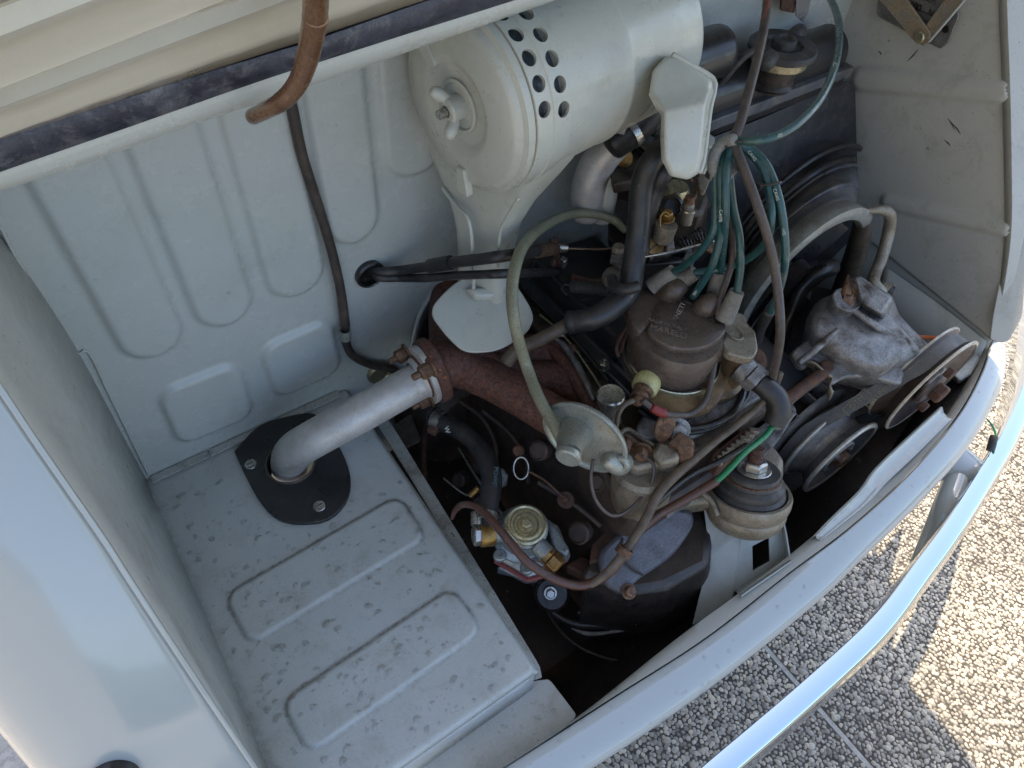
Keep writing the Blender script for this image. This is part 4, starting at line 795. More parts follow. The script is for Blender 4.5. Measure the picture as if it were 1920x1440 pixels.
# plug boots
boots = [((1223, 538, .700), (1264, 508, .725), .0092), ((1258, 540, .702), (1304, 511, .728), .0092), ((1338, 560, .700), (1350, 510, .732), .0088), ((1358, 600, .702), (1382, 546, .734), .0090)]
bl = ['chalky grey rubber boot on the lead left of the distributor cap', 'chalky grey rubber boot second from the left on the distributor cap', 'upright chalky grey boot third from the left on the distributor', 'chalky grey boot at the right edge of the distributor cap']
for (p, q, r_), lb in zip(boots, bl):
    o = tube('lead_boot', [P(*p[:2], z=p[2]), P((p[0] + q[0]) / 2, (p[1] + q[1]) / 2, z=(p[2] + q[2]) / 2), P(*q[:2], z=q[2])], [r_ * 1.1, r_ * 1.03, r_ * .85], m_boot, None, n=20, cap='flat'); tag(o, lb, 'rubber boot', 'boots on the spark plug leads')
for a, b in (((1246, 556), (1278, 534)), ((1314, 584), (1338, 560))):
    tube('tower', [P(*a, z=.695), P((a[0] + b[0]) / 2, (a[1] + b[1]) / 2, z=.706), P(*b, z=.712)], [.0125, .013, .010], m_bake, ds, 22)
# ================================================================== spark plug leads
def lead(label, px, r=.0040, m=None, group='teal spark plug leads', txt=None):
    pts = [P(*q[:2], z=q[2]) for q in px]
    o = tube('spark_plug_lead', pts, r, m or m_teal, None, n=16); tag(o, label, 'cable', group)
    if txt:
        for a, b, zz, dx, dy in txt:
            c = P(a, b, z=zz); v = (Vector(EYE) - c).normalized(); c = c + v * r * .72; xd_ = D(dx, dy, 0); xd_ = (xd_ - v * xd_.dot(v)).normalized(); text('lead_print', 'CAVIS', c + v * .0012, xd_, v.cross(xd_), .0042, m_white, o, .0001)
    return o
lead('teal lead curving left to the first boot of the distributor', [(1366, 262, .87), (1352, 290, .862), (1342, 325, .855), (1342, 380, .83), (1338, 430, .805), (1318, 465, .78), (1290, 492, .75), (1262, 510, .725)])
lead('teal lead curving to the pale stub in the centre of the distributor', [(1370, 265, .875), (1358, 295, .865), (1352, 330, .857), (1352, 390, .83), (1350, 440, .80), (1338, 490, .77), (1320, 525, .74), (1300, 556, .71)], txt=[(1351, 405, .828, -.05, 1), (1306, 545, .722, -.6, .8)])
lead('straight teal lead down the middle of the bundle into the upright boot', [(1374, 266, .878), (1366, 295, .868), (1361, 330, .86), (1360, 400, .83), (1357, 450, .79), (1351, 508, .734)])
lead('teal lead on the right of the bundle into the right edge boot', [(1376, 262, .872), (1370, 300, .86), (1368, 330, .852), (1375, 390, .82), (1386, 440, .79), (1388, 500, .76), (1382, 546, .735)])
lead('teal coil lead sweeping up to the top edge in front of the radiator', [(1380, 264, .88), (1410, 264, .888), (1450, 257, .892), (1495, 232, .895), (1535, 190, .895), (1560, 140, .893), (1572, 90, .89), (1572, 40, .885), (1558, 0, .88), (1530, -50, .88), (1500, -110, .90), (1480, -150, .94)], txt=[(1455, 256, .892, 1, -.25), (1563, 128, .893, -.25, 1)])
lead('teal lead looping out right and back behind the distributor to the second boot', [(1380, 272, .872), (1408, 288, .868), (1432, 320, .86), (1443, 365, .845), (1446, 410, .83), (1438, 450, .80), (1415, 476, .77), (1380, 496, .748), (1345, 505, .736), (1303, 512, .728)], txt=[(1410, 292, .868, .6, .8)])
lead('teal lead hanging furthest right and ending low beside the dynamo', [(1384, 270, .874), (1412, 282, .87), (1440, 315, .862), (1460, 370, .845), (1470, 430, .82), (1472, 490, .79), (1462, 540, .75), (1442, 590, .70), (1424, 615, .66)], txt=[(1455, 365, .847, .3, 1), (1469, 430, .82, .1, 1)])
o = tube('lead_boot', [P(1442, 585, z=.705), P(1425, 614, z=.665), P(1418, 635, z=.64)], [.006, .007, .0075], m_rub, None, n=16); tag(o, 'dark rubber plug boot low beside the dynamo', 'rubber boot')
o = tube('main_cable', [P(*q[:2], z=q[2]) for q in [(1446, -150, 1.0), (1442, -80, .96), (1440, -30, .93), (1438, 10, .925), (1432, 55, .92), (1420, 110, .91), (1402, 180, .90), (1388, 230, .89), (1376, 262, .88), (1384, 290, .872), (1402, 335, .86), (1420, 385, .845), (1438, 440, .82), (1452, 500, .79), (1460, 560, .765), (1463, 620, .74), (1458, 665, .70), (1450, 700, .66), (1445, 725, .64)]], .0046, m_loom, None, n=18); tag(o, 'long grey brown taped cable running from the top edge down past the distributor', 'cable')
tube('red_core', [P(1440, -30, z=.931), P(1438, 12, z=.9262), P(1433, 40, z=.923)], .0032, mat('faded_red_wire', (.25, .07, .05), None, rough=.5), o, n=10)
o = tube('thin_cable', [P(*q[:2], z=q[2]) for q in [(1374, 275, .862), (1364, 330, .845), (1368, 400, .81), (1374, 450, .775), (1370, 500, .745), (1352, 555, .72), (1346, 590, .708)]], .0036, m_loom, None, n=14); tag(o, 'thin grey brown cable among the teal leads running to the cap edge', 'cable')
# grey loom holder and ties
gh = plate('loom_holder', [(1372, 262), (1382, 270), (1388, 290), (1386, 315), (1372, 332), (1366, 320), (1372, 295)], m_grey, None, z=.862, th=.004, r=.35); tag(gh, 'light grey plastic tongue behind the bundle of teal leads', 'cable clip')
o = tube('loop_sleeve', [P(*q[:2], z=q[2]) for q in [(1342, 335, .85), (1337, 305, .862), (1346, 278, .872), (1362, 265, .88), (1375, 262, .885)]], .0055, m_grey, None, n=16); tag(o, 'pale grey sleeve curling round the top of the lead bundle', 'sleeve')
def tie(px, z_, rx, ry, label, tail=None):
    c = P(*px, z=z_); a, b = D(1, -.15, .1), D(.05, .3, 1); ring_ = [c + a * rx * math.cos(t) + b * ry * math.sin(t) for t in [2 * math.pi * k / 24 for k in range(25)]]
    o = tube('cable_tie', ring_, .0014, m_rub, None, 8, smooth=False); tag(o, label, 'cable tie', 'black cable ties')
    box('tie_head', c + a * (-rx) + b * .002, .0032, .0028, .0028, m_rub, o, bevel=.0005)
tie((1361, 322), .854, .0155, .010, 'dark cable tie round the whole teal bundle')
tie((1443, 345), .853, .0095, .007, 'small black cable tie round the two leads hanging at the right')
tie((1381, 266), .880, .0095, .010, 'dark cable tie at the knot where the teal leads meet')
# ================================================================== radiator and fan cowl
rd_ = thing('radiator', 'black radiator with rounded top tank and filler cap behind the fan', 'radiator', (.80, .5, .6))
RT = [P(1325, 205, y=.465), P(1595, 88, y=.465)]
tdir = Vector((RT[1].x - RT[0].x, 0, RT[1].z - RT[0].z)).normalized()
x0_, x1_ = .575, .930
zt0 = P(1450, 185, y=.496).z                      # height of the tank's lower flange
def prof_x(name, yz, xa, xb, m, parent, bevel=.002, smooth=45):
    return build(name, loft_mb([[Vector((xa, a, b)) for a, b in yz], [Vector((xb, a, b)) for a, b in yz]], True, True), m, parent, smooth, bevel)
tk_ = []
for k in range(13):
    t = math.pi * k / 12; tk_.append((.530 - .032 * math.cos(t), zt0 + .016 + .032 * math.sin(t)))
prof_x('top_tank', [(.498, zt0)] + tk_ + [(.562, zt0)], x0_, x1_ - .012, m_black, rd_, .003)
prof_x('tank_flange', [(.489, zt0 - .006), (.489, zt0 + .008), (.566, zt0 + .008), (.566, zt0 - .006)], x0_ - .01, x1_ - .002, m_shroud, rd_, .0015)
prof_x('lower_lip', [(.493, zt0 - .020), (.493, zt0 - .009), (.560, zt0 - .009), (.560, zt0 - .020)], x0_ - .01, x1_ - .006, m_black, rd_, .0015)
nf = 120
fm = MB()
for k in range(nf):
    z_ = zt0 - .022 - k * .0032
    if z_ < .37: break
    box_mb((.79, .545, z_), X * .13, Y * .018, Z * .0006, fm)
build('fins', fm, m_rad, rd_, 0)
fpa = Vector((.8, .500, zt0 - .02)); fpn2 = Vector((0, -.26, .10)).normalized()
plate('face_plate', [(1290, 275), (1420, 225), (1592, 150), (1604, 168), (1608, 330), (1616, 430), (1420, 620), (1260, 620)], m_rad, rd_, p0=fpa, n=fpn2, th=.003, r=.06)
fc_ = P(1468, 88, z=zt0 + .068)
lathe('neck', fc_ - Z * .018, Z, [(.026, -.03), (.026, .010), (.030, .012), (.030, .014)], m_oily, rd_, 40)
lathe('collar', fc_ - Z * .010, Z, [(.033, -.008), (.0345, -.006), (.0345, .004), (.033, .006)], m_gold, rd_, 40)
lathe('cap', fc_, Z, [(.038, -.006), (.041, -.004), (.041, .001), (.039, .003), (.023, .004), (.021, .0005), (.015, .0005), (.014, .009), (.012, .011), (.009, .0115), (.007, .008), (.002, .008)], m_rubg, rd_, 56)
for s in (-1, 1):
    build('cap_ear', tube_mb([fc_ + X * s * .034 + Y * s * .012, fc_ + X * s * .050 + Y * s * .018], [.010, .009], 14), m_rubg, rd_, 50)
lathe('tank_ring', fc_ - Z * .042, Z, [(.026, -.004), (.030, .0), (.026, .004)], m_oily, rd_, 40)
hose('overflow_tube', 'thin grey overflow tube curling from the radiator neck down behind the elbow', [(1420, 92, .855), (1398, 104, .85), (1375, 128, .835), (1352, 156, .815), (1335, 175, .80), (1310, 200, .77)], .0042, m_rubg, 'tube')
o = lathe('heater_drum', P(1340, 98, y=.53), Vector((-1, 0, 0)), [(.003, -.018), (.022, -.016), (.029, -.008), (.030, .0), (.030, .08)], m_black, None, 48); tag(o, 'dark rounded drum end tucked between the air cleaner and the radiator', 'drum')
o = plate('foil_strip', [(1495, -30), (1527, -30), (1516, 22), (1506, 42), (1492, 30)], m_foil, None, p0=Vector((0, .545, 0)), n=-Y, th=.0015, r=.1); tag(o, 'crinkled silvery foil strip behind the radiator cap', 'foil')
o = plate('dark_strap', [(1470, -30), (1496, -30), (1490, 25), (1464, 20)], m_rustd, None, p0=Vector((0, .548, 0)), n=-Y, th=.003, r=.1); tag(o, 'brown stained strap beside the foil strip', 'strap')

fs = thing('fan_cowl', 'dusty round fan cowl with a bare metal lip between radiator and water pump', 'fan cowl', (.84, .4, .55))
def circ(pts, y):
    q = [P(a, b, y=y) for a, b in pts]; (x1, z1), (x2, z2), (x3, z3) = [(p.x, p.z) for p in q]
    a = 2 * (x2 - x1); b = 2 * (z2 - z1); c = x2 * x2 + z2 * z2 - x1 * x1 - z1 * z1; d = 2 * (x3 - x2); e = 2 * (z3 - z2); f = x3 * x3 + z3 * z3 - x2 * x2 - z2 * z2
    x = (c * e - b * f) / (a * e - b * d); z = (a * f - c * d) / (a * e - b * d); return Vector((x, y, z)), math.hypot(x - x1, z - z1)
cA, rA = circ([(1398, 590), (1500, 462), (1625, 400)], .330)     # bare lip
cB, rB = circ([(1385, 490), (1470, 385), (1590, 310)], .430)
print('cowl', cA, rA, cB, rB)
def arc(c, r, y, a0, a1, n=50): return [Vector((c.x + r * math.cos(t), y, c.z + r * math.sin(t))) for t in [rad(a0 + (a1 - a0) * k / (n - 1)) for k in range(n)]]
def angof(px, c, y): p = P(*px, y=y); return math.degrees(math.atan2(p.z - c.z, p.x - c.x))
a1 = angof((1650, 398), cA, .33); a0 = 215
b1 = angof((1600, 318), cB, .43)
A1, A2 = arc(cA, rA, .330, a0, a1), arc(cA, rA + .002, .352, a0, a1)
B1 = arc(cB, rB, .430, a0, b1)
mid = lambda f: [p.lerp(q, f) for p, q in zip(A2, B1)]
sheet('cowl_lip', [arc(cA, rA - .016, .338, a0, a1), arc(cA, rA - .012, .331, a0, a1), arc(cA, rA - .004, .329, a0, a1), A1, arc(cA, rA + .004, .331, a0, a1), A2], m_lip, fs, 60, .0015)
sheet('cowl_cone', [A2, [p + Vector((0, 0, -.006)) for p in mid(.22)], mid(.4), [p + Vector((0, 0, .003)) for p in mid(.45)], mid(.75), B1], m_shroud, fs, 60, .0015)
tube('cowl_bead', B1, .0035, m_shroud, fs, 10, smooth=False)
tube('cowl_bead', [p + Vector((0, 0, .002)) for p in mid(.42)], .0018, m_shroud, fs, 8, smooth=False)
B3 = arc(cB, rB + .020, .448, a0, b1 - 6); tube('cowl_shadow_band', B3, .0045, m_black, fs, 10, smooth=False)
B2 = arc(cB, rB + .010, .440, a0, b1)
sheet('cowl_flange', [B1, B2], m_black, fs, 60, .0015)
plate('cowl_corner', [(1545, 330), (1560, 318), (1596, 308), (1608, 335), (1606, 372), (1570, 362)], m_shroud, fs, p0=Vector((0, .425, 0)), n=-Y, th=.003, r=.3)
# bent pipe at the right end of the lip
tube('cowl_stay', [P(1622, 396, y=.335), P(1652, 394, y=.325), P(1668, 402, y=.32), P(1667, 430, y=.315), P(1655, 478, y=.30), P(1642, 510, y=.29), P(1638, 530, y=.275), P(1652, 548, y=.262)], [.003, .006, .0075, .0078, .0078, .0075, .008, .008], m_alut, fs, 18)
tube('inner_column', [P(1618, 412, y=.36), P(1612, 450, y=.36), P(1590, 520, y=.36), P(1570, 570, y=.36)], [.012, .015, .017, .017], m_tan, fs, 18)
fan = thing('fan', 'dark fan blades turning inside the cowl', 'fan', (cA.x, .36, cA.z))
lathe('hub', Vector((cA.x + .02, .345, cA.z - .02)), Y, [(.03, 0), (.03, .02)], m_oily, fan, 32)
for k in range(4):
    t = rad(60 + 90 * k); c = Vector((cA.x + .02, .365, cA.z - .02)); u = Vector((math.cos(t), 0, math.sin(t))); v = Vector((-math.sin(t), .6, math.cos(t))).normalized()
    build('blade', plate_mb([c + u * .02 - v * .012, c + u * (rA * .80) - v * .03, c + u * (rA * .84) + v * .03, c + u * .02 + v * .012], u.cross(v), .003), m_black, fan, 30, .0008)
hose('coolant_hose', 'shiny black hose bending inside the fan cowl', [(1560, 500, .60), (1535, 512, .60), (1505, 540, .58), (1490, 570, .56), (1470, 610, .53), (1455, 660, .50)], [.012, .012, .011, .012, .013, .013], m_black, n=20)
o = tube('battery_cable', [P(1640, 560, y=.26), P(1663, 590, y=.26), P(1672, 618, y=.24), P(1700, 630, y=.22), P(1760, 634, y=.19), P(1810, 640, y=.16)], [.003, .0035, .0035, .0032, .003, .003], m_orange, None, n=10); tag(o, 'orange cable running behind the upper pulley to the right wall', 'cable')

# ================================================================== water pump
wp = thing('water_pump', 'grey cast aluminium water pump body with ribs and a spread foot', 'water pump', (.75, .25, .6))
pc = P(1742, 722, y=.142)                          # pulley centre on the shaft line
print('pulley', pc)
lathe('barrel', Vector((pc.x, .150, pc.z)), Y, [(.026, 0), (.033, .002), (.037, .02), (.042, .06), (.049, .10), (.058, .12), (.060, .135), (.050, .14)], m_alu, wp, 64)
n_w = Vector((-.15, -.25, 1))
hull('housing', [[P(a, b, z=.645) for a, b in [(1588, 545), (1612, 520), (1672, 560), (1660, 585), (1690, 620), (1640, 640), (1580, 640), (1528, 622), (1522, 600), (1545, 570)]],
                 [P(a, b, z=.625) for a, b in [(1570, 548), (1600, 515), (1678, 556), (1668, 590), (1730, 660), (1640, 700), (1570, 670), (1518, 640), (1508, 605), (1530, 565)]],
                 [P(a, b, z=.54) for a, b in [(1580, 600), (1640, 580), (1700, 620), (1700, 650), (1730, 690), (1640, 740), (1560, 720), (1510, 690), (1500, 650), (1530, 610)]]], m_alu, wp, .008, 60)
hull('boss', [PT([(1600, 520), (1612, 516), (1674, 560), (1655, 590), (1610, 562)], z=.668), PT([(1596, 535), (1612, 520), (1676, 566), (1658, 606), (1608, 580)], z=.63)], m_alu, wp, .004)
lathe('bolt_seat', P(1587, 562, z=.662), Vector((-.1, -.15, 1)), [(.016, -.02), (.017, 0), (.0155, .0015), (.0145, -.001), (.001, -.001)], m_alu, wp, 32)
tube('rib', [P(1598, 580, z=.656), P(1640, 610, z=.650), P(1680, 640, z=.632), P(1697, 656, z=.622)], [.0035, .0045, .0045, .0035], m_alu, wp, 12)
tube('rib', [P(1570, 618, z=.650), P(1535, 650, z=.632), P(1500, 679, z=.612)], [.003, .0045, .0045], m_alu, wp, 12)
fp9 = P(1580, 680, z=.605); fn9 = Vector((-.22, -.30, 1))
plate('foot', [(1550, 610), (1482, 660), (1500, 688), (1512, 690), (1526, 672), (1545, 690), (1560, 722), (1585, 708), (1630, 704), (1690, 722), (1700, 700), (1650, 640), (1600, 600)], m_alu, wp, p0=fp9, n=fn9, th=.012, bevel=.003, r=.25)
hull('foot_web', [[onplane(a, b, fp9 + Vector(fn9).normalized() * .012, fn9) for a, b in ((1570, 610), (1640, 640), (1640, 680), (1575, 660))], [onplane(a, b, fp9, fn9) for a, b in ((1545, 610), (1670, 640), (1670, 705), (1560, 680))]], m_alu, wp, .004, 50)
hexbolt('foot_bolt', P(1546, 690, z=.600), Vector((-.2, -.3, 1)), .009, .008, m_rustd, wp)
lathe('elbow_clamp', P(1660, 548, y=.262), D(.6, .5, .6), [(.0125, -.004), (.0135, -.004), (.0135, .006), (.0125, .006)], m_steel, wp, 28)
cn = P(1592, 545, z=.682)
build('rusty_clip', loft_mb([[cn + D(a, b, c) * s for a, b, c, s in ((-1, .2, 0, .010), (-.2, -1, .3, .020), (1, -.1, .2, .010), (.2, .6, .1, .006))], [cn + D(a, b, c) * s for a, b, c, s in ((-1, 1.2, 0, .012), (-.2, .2, .1, .006), (1, 1.0, 0, .012), (.1, 2.2, 0, .018))]], True), m_rbolt, wp, 50, 0, solid=.0015)
# adjuster bolt and strap
ad = thing('belt_adjuster', 'rusty threaded adjuster rod and bent strap between dynamo and water pump', 'adjuster', tuple(P(1500, 720, z=.60)))
tube('rod', [P(1470, 752, z=.600), P(1545, 698, z=.606)], .0072, m_rustd, ad, 18, cap='flat', smooth=False)
sheet('strap', [[P(a, b, z=c) for a, b, c in ((1510, 676, .612), (1528, 680, .616), (1545, 696, .612), (1562, 708, .604), (1556, 722, .600), (1562, 735, .596))], [P(a, b, z=c) for a, b, c in ((1512, 684, .590), (1530, 690, .592), (1545, 708, .590), (1558, 718, .585), (1550, 735, .58), (1556, 750, .575))]], m_alut, ad, 24, .0022)
# ================================================================== dynamo, pulleys, belt
dy = thing('dynamo', 'dark grey cylindrical dynamo body lying behind the lower pulley', 'dynamo', (.63, .3, .53))
kc = P(1574, 858, y=.150); print('crank', kc)
lathe('body', Vector((kc.x, .245, kc.z + .004)), Y, [(.05, -.004), (.053, 0), (.053, .15), (.045, .155)], mat('dynamo_paint', (.11, .115, .125), (.085, .088, .098), 20, rough=.45, bump=.3, dirt=(.10, .08, .065), dsc=22, damt=.4), dy, 64)
lathe('end_ring', Vector((kc.x, .236, kc.z + .004)), Y, [(.046, 0), (.055, .001), (.055, .012), (.05, .013)], m_alud, dy, 64)
def pulley(name, label, c, R_, parts):
    t = thing(name, label, 'pulley', tuple(c))
    return t
lp_ = thing('lower_pulley', 'worn twin grooved lower pulley with a vaned cooling ring', 'pulley', tuple(kc))
lathe('front_disc', kc, Y, [(.006, .008), (.024, .008), (.030, .010), (.048, .010), (.054, .004), (.0605, -.002), (.0625, -.001), (.063, .001), (.061, .003), (.052, .011), (.051, .013)], m_shroud, lp_, 80)
lathe('front_rim', kc, Y, [(.0578, -.0030), (.0628, -.0030), (.0642, -.0010), (.0636, .0016), (.0600, .0016)], m_rim, lp_, 80)
lathe('groove', kc + Y * .012, Y, [(.050, 0), (.049, .004), (.050, .010), (.060, .020), (.0645, .022), (.0645, .025), (.060, .026), (.05, .034), (.049, .038)], m_pulley, lp_, 80)
lathe('middle_rim', kc + Y * .0325, Y, [(.0600, -.0016), (.0655, -.0012), (.0668, .0008), (.0660, .003), (.061, .0035)], m_rim, lp_, 80)
lathe('rear_disc', kc + Y * .052, Y, [(.05, 0), (.064, .004), (.0705, .006), (.0705, .009), (.06, .010)], m_pulley, lp_, 80)
lathe('vane_ring', kc + Y * .078, Y, [(.064, 0), (.0715, .0005), (.0725, .003), (.071, .005), (.064, .005)], m_rim, lp_, 80)
lathe('vane_core', kc + Y * .060, Y, [(.045, 0), (.045, .022)], m_oily, lp_, 48)
for k in range(14):
    t = 2 * math.pi * k / 14; u = Vector((math.cos(t), 0, math.sin(t))); v = Vector((-math.sin(t), 0, math.cos(t)))
    build('vane', box_mb(kc + Y * .070 + u * .058, u * .012, v * .0012, Y * .010), m_pulley, lp_, 0)
lathe('hub_ring', kc, Y, [(.024, .0), (.027, .0005), (.027, .003), (.024, .0035)], m_rim, lp_, 48)
hexbolt('hub_nut', kc + Y * .003, -Y, .013, .012, m_rbolt, lp_)
for k in range(3):
    t = rad(20 + 120 * k); build('hub_lug', box_mb(kc + Y * .001 + Vector((math.cos(t), 0, math.sin(t))) * .018, X * .004, Z * .004, Y * .003), m_alu, lp_, 0, .001)
up_ = thing('upper_pulley', 'thin rusty upper pulley with an oval bolted hub plate', 'pulley', tuple(pc))
UR = .0745
lathe('front_disc', pc, Y, [(.006, .004), (.055, .004), (.066, -.002), (UR - .001, -.004), (UR, -.002), (UR - .003, .001), (.062, .010), (.061, .012), (.062, .014), (UR - .002, .022), (UR, .024), (UR - .001, .026), (.06, .024)], m_udisc, up_, 96)
lathe('rim', pc, Y, [(UR - .003, -.0045), (UR + .0006, -.0035), (UR + .0006, -.0015), (UR - .002, -.001)], m_rim, up_, 96)
lathe('rim', pc + Y * .0235, Y, [(UR - .003, -.001), (UR + .0006, 0), (UR + .0006, .0025), (UR - .003, .003)], m_rim, up_, 96)
u1 = (P(1775, 655, y=pc.y) - P(1690, 770, y=pc.y)).normalized(); u2 = u1.cross(Y)
hp_ = [pc - Y * .003 + u1 * .034 * math.cos(t) * (1 + .12 * math.cos(2 * t)) + u2 * .020 * math.sin(t) for t in [2 * math.pi * k / 36 for k in range(36)]]
build('hub_plate', plate_mb(hp_, -Y, .004), m_alu, up_, 35, .001)
lathe('hub_dome', pc - Y * .003, -Y, [(.026, 0), (.024, .004), (.016, .006), (.003, .006)], m_udisc, up_, 40)
hexbolt('centre_bolt', pc - Y * .006, -Y, .0135, .016, m_rustd, up_)
for s in (-1, 1):
    hexbolt('hub_bolt', pc - Y * .006 + u1 * s * .040, -Y, .0075, .009, m_rustd, up_, washer=False)
# belt: V belt round both pulleys
br = .0615; ybt = pc.y + .012
bt = thing('drive_belt', 'grey rubber drive belt with faint yellow lettering running between the two pulleys', 'drive belt', (.7, ybt, .58))
c1 = Vector((kc.x, 0, kc.z)); c2 = Vector((pc.x, 0, pc.z)); r1, r2 = .0585, UR - .009
yb1 = kc.y + .041; yb2 = ybt
dvec = c2 - c1; Ld = dvec.length; al = math.atan2(dvec.z, dvec.x); be = math.acos((r1 - r2) / Ld)
lp_pts = []
for k in range(31): t = al + be + (2 * math.pi - 2 * be) * k / 30; lp_pts.append((c1 + Vector((math.cos(t), 0, math.sin(t))) * r1, Vector((math.cos(t), 0, math.sin(t)))))
for k in range(31): t = al - be + (2 * be) * k / 30; lp_pts.append((c2 + Vector((math.cos(t), 0, math.sin(t))) * r2, Vector((math.cos(t), 0, math.sin(t)))))
dense = []
for i in range(len(lp_pts)):
    p, nn = lp_pts[i]; q, mm = lp_pts[(i + 1) % len(lp_pts)]; m_ = max(1, int((q - p).length / .01))
    for k in range(m_): dense.append((p.lerp(q, k / m_), nn.lerp(mm, k / m_).normalized()))
def ybelt(p): f = max(0, min(1, (p - c1).dot(dvec) / Ld / Ld)); return yb1 + (yb2 - yb1) * f
secs = [[Vector((p.x, ybelt(p) + a, p.z)) + nn * b for a, b in ((-.0085, .004), (.0085, .004), (.0055, -.005), (-.0055, -.005))] for p, nn in dense]
build('belt', loft_mb(secs + secs[:1], True), m_belt, bt, 30, 0)
tp = c1 + Vector((math.cos(al + be), 0, math.sin(al + be))) * r1; tq = c2 + Vector((math.cos(al + be), 0, math.sin(al + be))) * r2
tn_ = Vector((math.cos(al + be), 0, math.sin(al + be))); td = (tq - tp).normalized()
def onbelt(f): p = tp.lerp(tq, f); return Vector((p.x, ybelt(p), p.z)) + tn_ * .0043
m_ylw = mat('faded_yellow_print', (.22, .21, .12), None, rough=.7, bump=0)
text('belt_print', 'DTM', onbelt(.46), td, Y, .0095, m_ylw, bt, .0001)
for a, b, c, d_ in ((-.018, 0, .0008, .006), (.018, 0, .0004, .006), (0, .006, .018, .0004)):
    build('print_box', box_mb(onbelt(.46) + td * a + Y * b, td * c, Y * d_, tn_ * .0001), m_ylw, bt, 0)
text('belt_print', 'DEKUMIN  24M   2016', onbelt(.77), td, Y, .0085, m_ylw, bt, .0001)
b2 = thing('lower_belt', 'dark belt run dropping steeply from the lower pulley behind the engine mount', 'drive belt', tuple(kc))
pp_ = [P(1634, 880, y=kc.y + .014), P(1560, 925, y=kc.y + .014), P(1500, 975, y=kc.y + .014), P(1440, 1025, y=kc.y + .014)]
pd = (pp_[3] - pp_[0]).normalized(); pn = Y.cross(pd); pn = pn if pn.z > 0 else -pn
build('belt', loft_mb([[p + Y * a + pn * b for a, b in ((-.008, .004), (.008, .004), (.006, -.004), (-.006, -.004))] for p in pp_], True, True), m_belt, b2, 30)

# ================================================================== engine mount and bracket
em = thing('engine_mount', 'round rubber engine mount in a cast alloy cup with a big nut on top', 'engine mount', tuple(P(1400, 950, z=.53)))
ec = P(1400, 938, z=.524); MS = .90; _sc = lambda l: [(a * MS, b * MS) for a, b in l]
ma = (P(1415, 868, z=.572) - ec).normalized()
lathe('cup', ec, ma, _sc([(.046, -.028), (.049, -.024), (.0505, -.018), (.052, -.014), (.052, -.009), (.0505, -.006), (.0525, -.002), (.0545, .006), (.0545, .014), (.0525, .018), (.0485, .018), (.047, .012), (.047, -.01)]), m_alut, em, 72)
lathe('rubber', ec, ma, _sc([(.0468, -.02), (.0465, .010), (.0455, .018), (.0415, .0215), (.0415, .023), (.0430, .026), (.0425, .031), (.0385, .0345), (.0370, .0355), (.0375, .0375), (.036, .040)]), m_rubg, em, 72)
lathe('shim', ec, ma, _sc([(.0345, .0395), (.0362, .040), (.0362, .0412), (.034, .042)]), m_rbolt, em, 60)
lathe('top_disc', ec, ma, _sc([(.033, .041), (.0342, .042), (.0342, .0465), (.033, .048), (.003, .0485)]), m_rubg, em, 60)
bc = ec + ma * .0485 * MS
hexbolt('nut', bc, ma, .0150, .013, m_steel, em, shank=0)
lathe('stud', bc + ma * .012, ma, [(.0085, 0)] + [(.0085 if i % 2 else .0075, .003 + i * .0014) for i in range(9)] + [(.007, .017), (.002, .017)], m_rustd, em, 24)
hull('arm', [PT([(1325, 940), (1225, 955), (1238, 890), (1290, 880), (1300, 905), (1330, 880), (1370, 830), (1400, 815), (1440, 820), (1470, 860), (1460, 900), (1400, 960)], z=.533), PT([(1325, 960), (1230, 975), (1240, 920), (1290, 905), (1300, 925), (1330, 900), (1370, 855), (1400, 845), (1440, 850), (1470, 890), (1460, 930), (1400, 990)], z=.508)], m_alut, em, .005, 50)
hull('block_lug', [PT([(1238, 928), (1288, 900), (1296, 925), (1250, 955)], z=.556), PT([(1238, 946), (1288, 920), (1296, 945), (1250, 975)], z=.530)], m_alu, em, .002)
tube('arm_rib', [P(1300, 915, z=.545), P(1330, 935, z=.545), P(1345, 965, z=.54)], .003, m_alut, em, 10)
mb_ = thing('mount_bracket', 'cream painted sheet metal bracket with a rectangular window under the engine mount', 'bracket', tuple(P(1390, 1120, z=.48)))
# bracket: two faces meeting at a vertical fold
z0, z1 = .470, .515
Lt, Ct, Rt = P(1319, 950, z=z1 - .004), P(1390, 999, z=z1 - .008), P(1462, 962, z=z1 - .004)
def dn(px, y): return P(*px, y=y)
Cb = P(1378, 1108, z=.462); Lb = P(1298, 1172, z=.425); Lm = P(1330, 1040, z=.485)
Rb = P(1476, 1042, z=.485)
build('left_face', MB().add([Lt, Ct, Cb, P(1372, 1132, z=.455), Lb, Lm], [(0, 1, 2, 3, 4, 5)]), m_brk, mb_, 0, .0008, 2, 0, .0022)
w1, w2, w3, w4 = [onplane(a, b, Ct, (Rt - Ct).cross(Cb - Ct)) for a, b in ((1410, 1024), (1441, 1008), (1443, 1052), (1411, 1070))]
rb = onplane(1474, 1046, Ct, (Rt - Ct).cross(Cb - Ct)); rt = Rt
build('right_face', MB().add([Ct, rt, rb, Cb, w1, w2, w3, w4], [(0, 1, 5, 4), (1, 2, 6, 5), (2, 3, 7, 6), (3, 0, 4, 7)]), m_brk, mb_, 0, .0008, 2, 0, .0022)
tube('fold', [Ct, Cb], .0016, m_brk, mb_, 8, smooth=False)
build('foot', MB().add([Cb, rb, P(1485, 1052, z=.503), P(1408, 1105, z=.503), P(1390, 1118, z=.503)], [(0, 1, 2, 3, 4)]), m_brk, mb_, 0, .0006, 2, 0, .002)
build('side_flange', MB().add([rt, rb, P(1482, 1050, z=.49), P(1474, 1000, z=.505), P(1466, 962, z=.512)], [(0, 1, 2, 3, 4)]), m_brk, mb_, 0, .0005, 2, 0, .002)

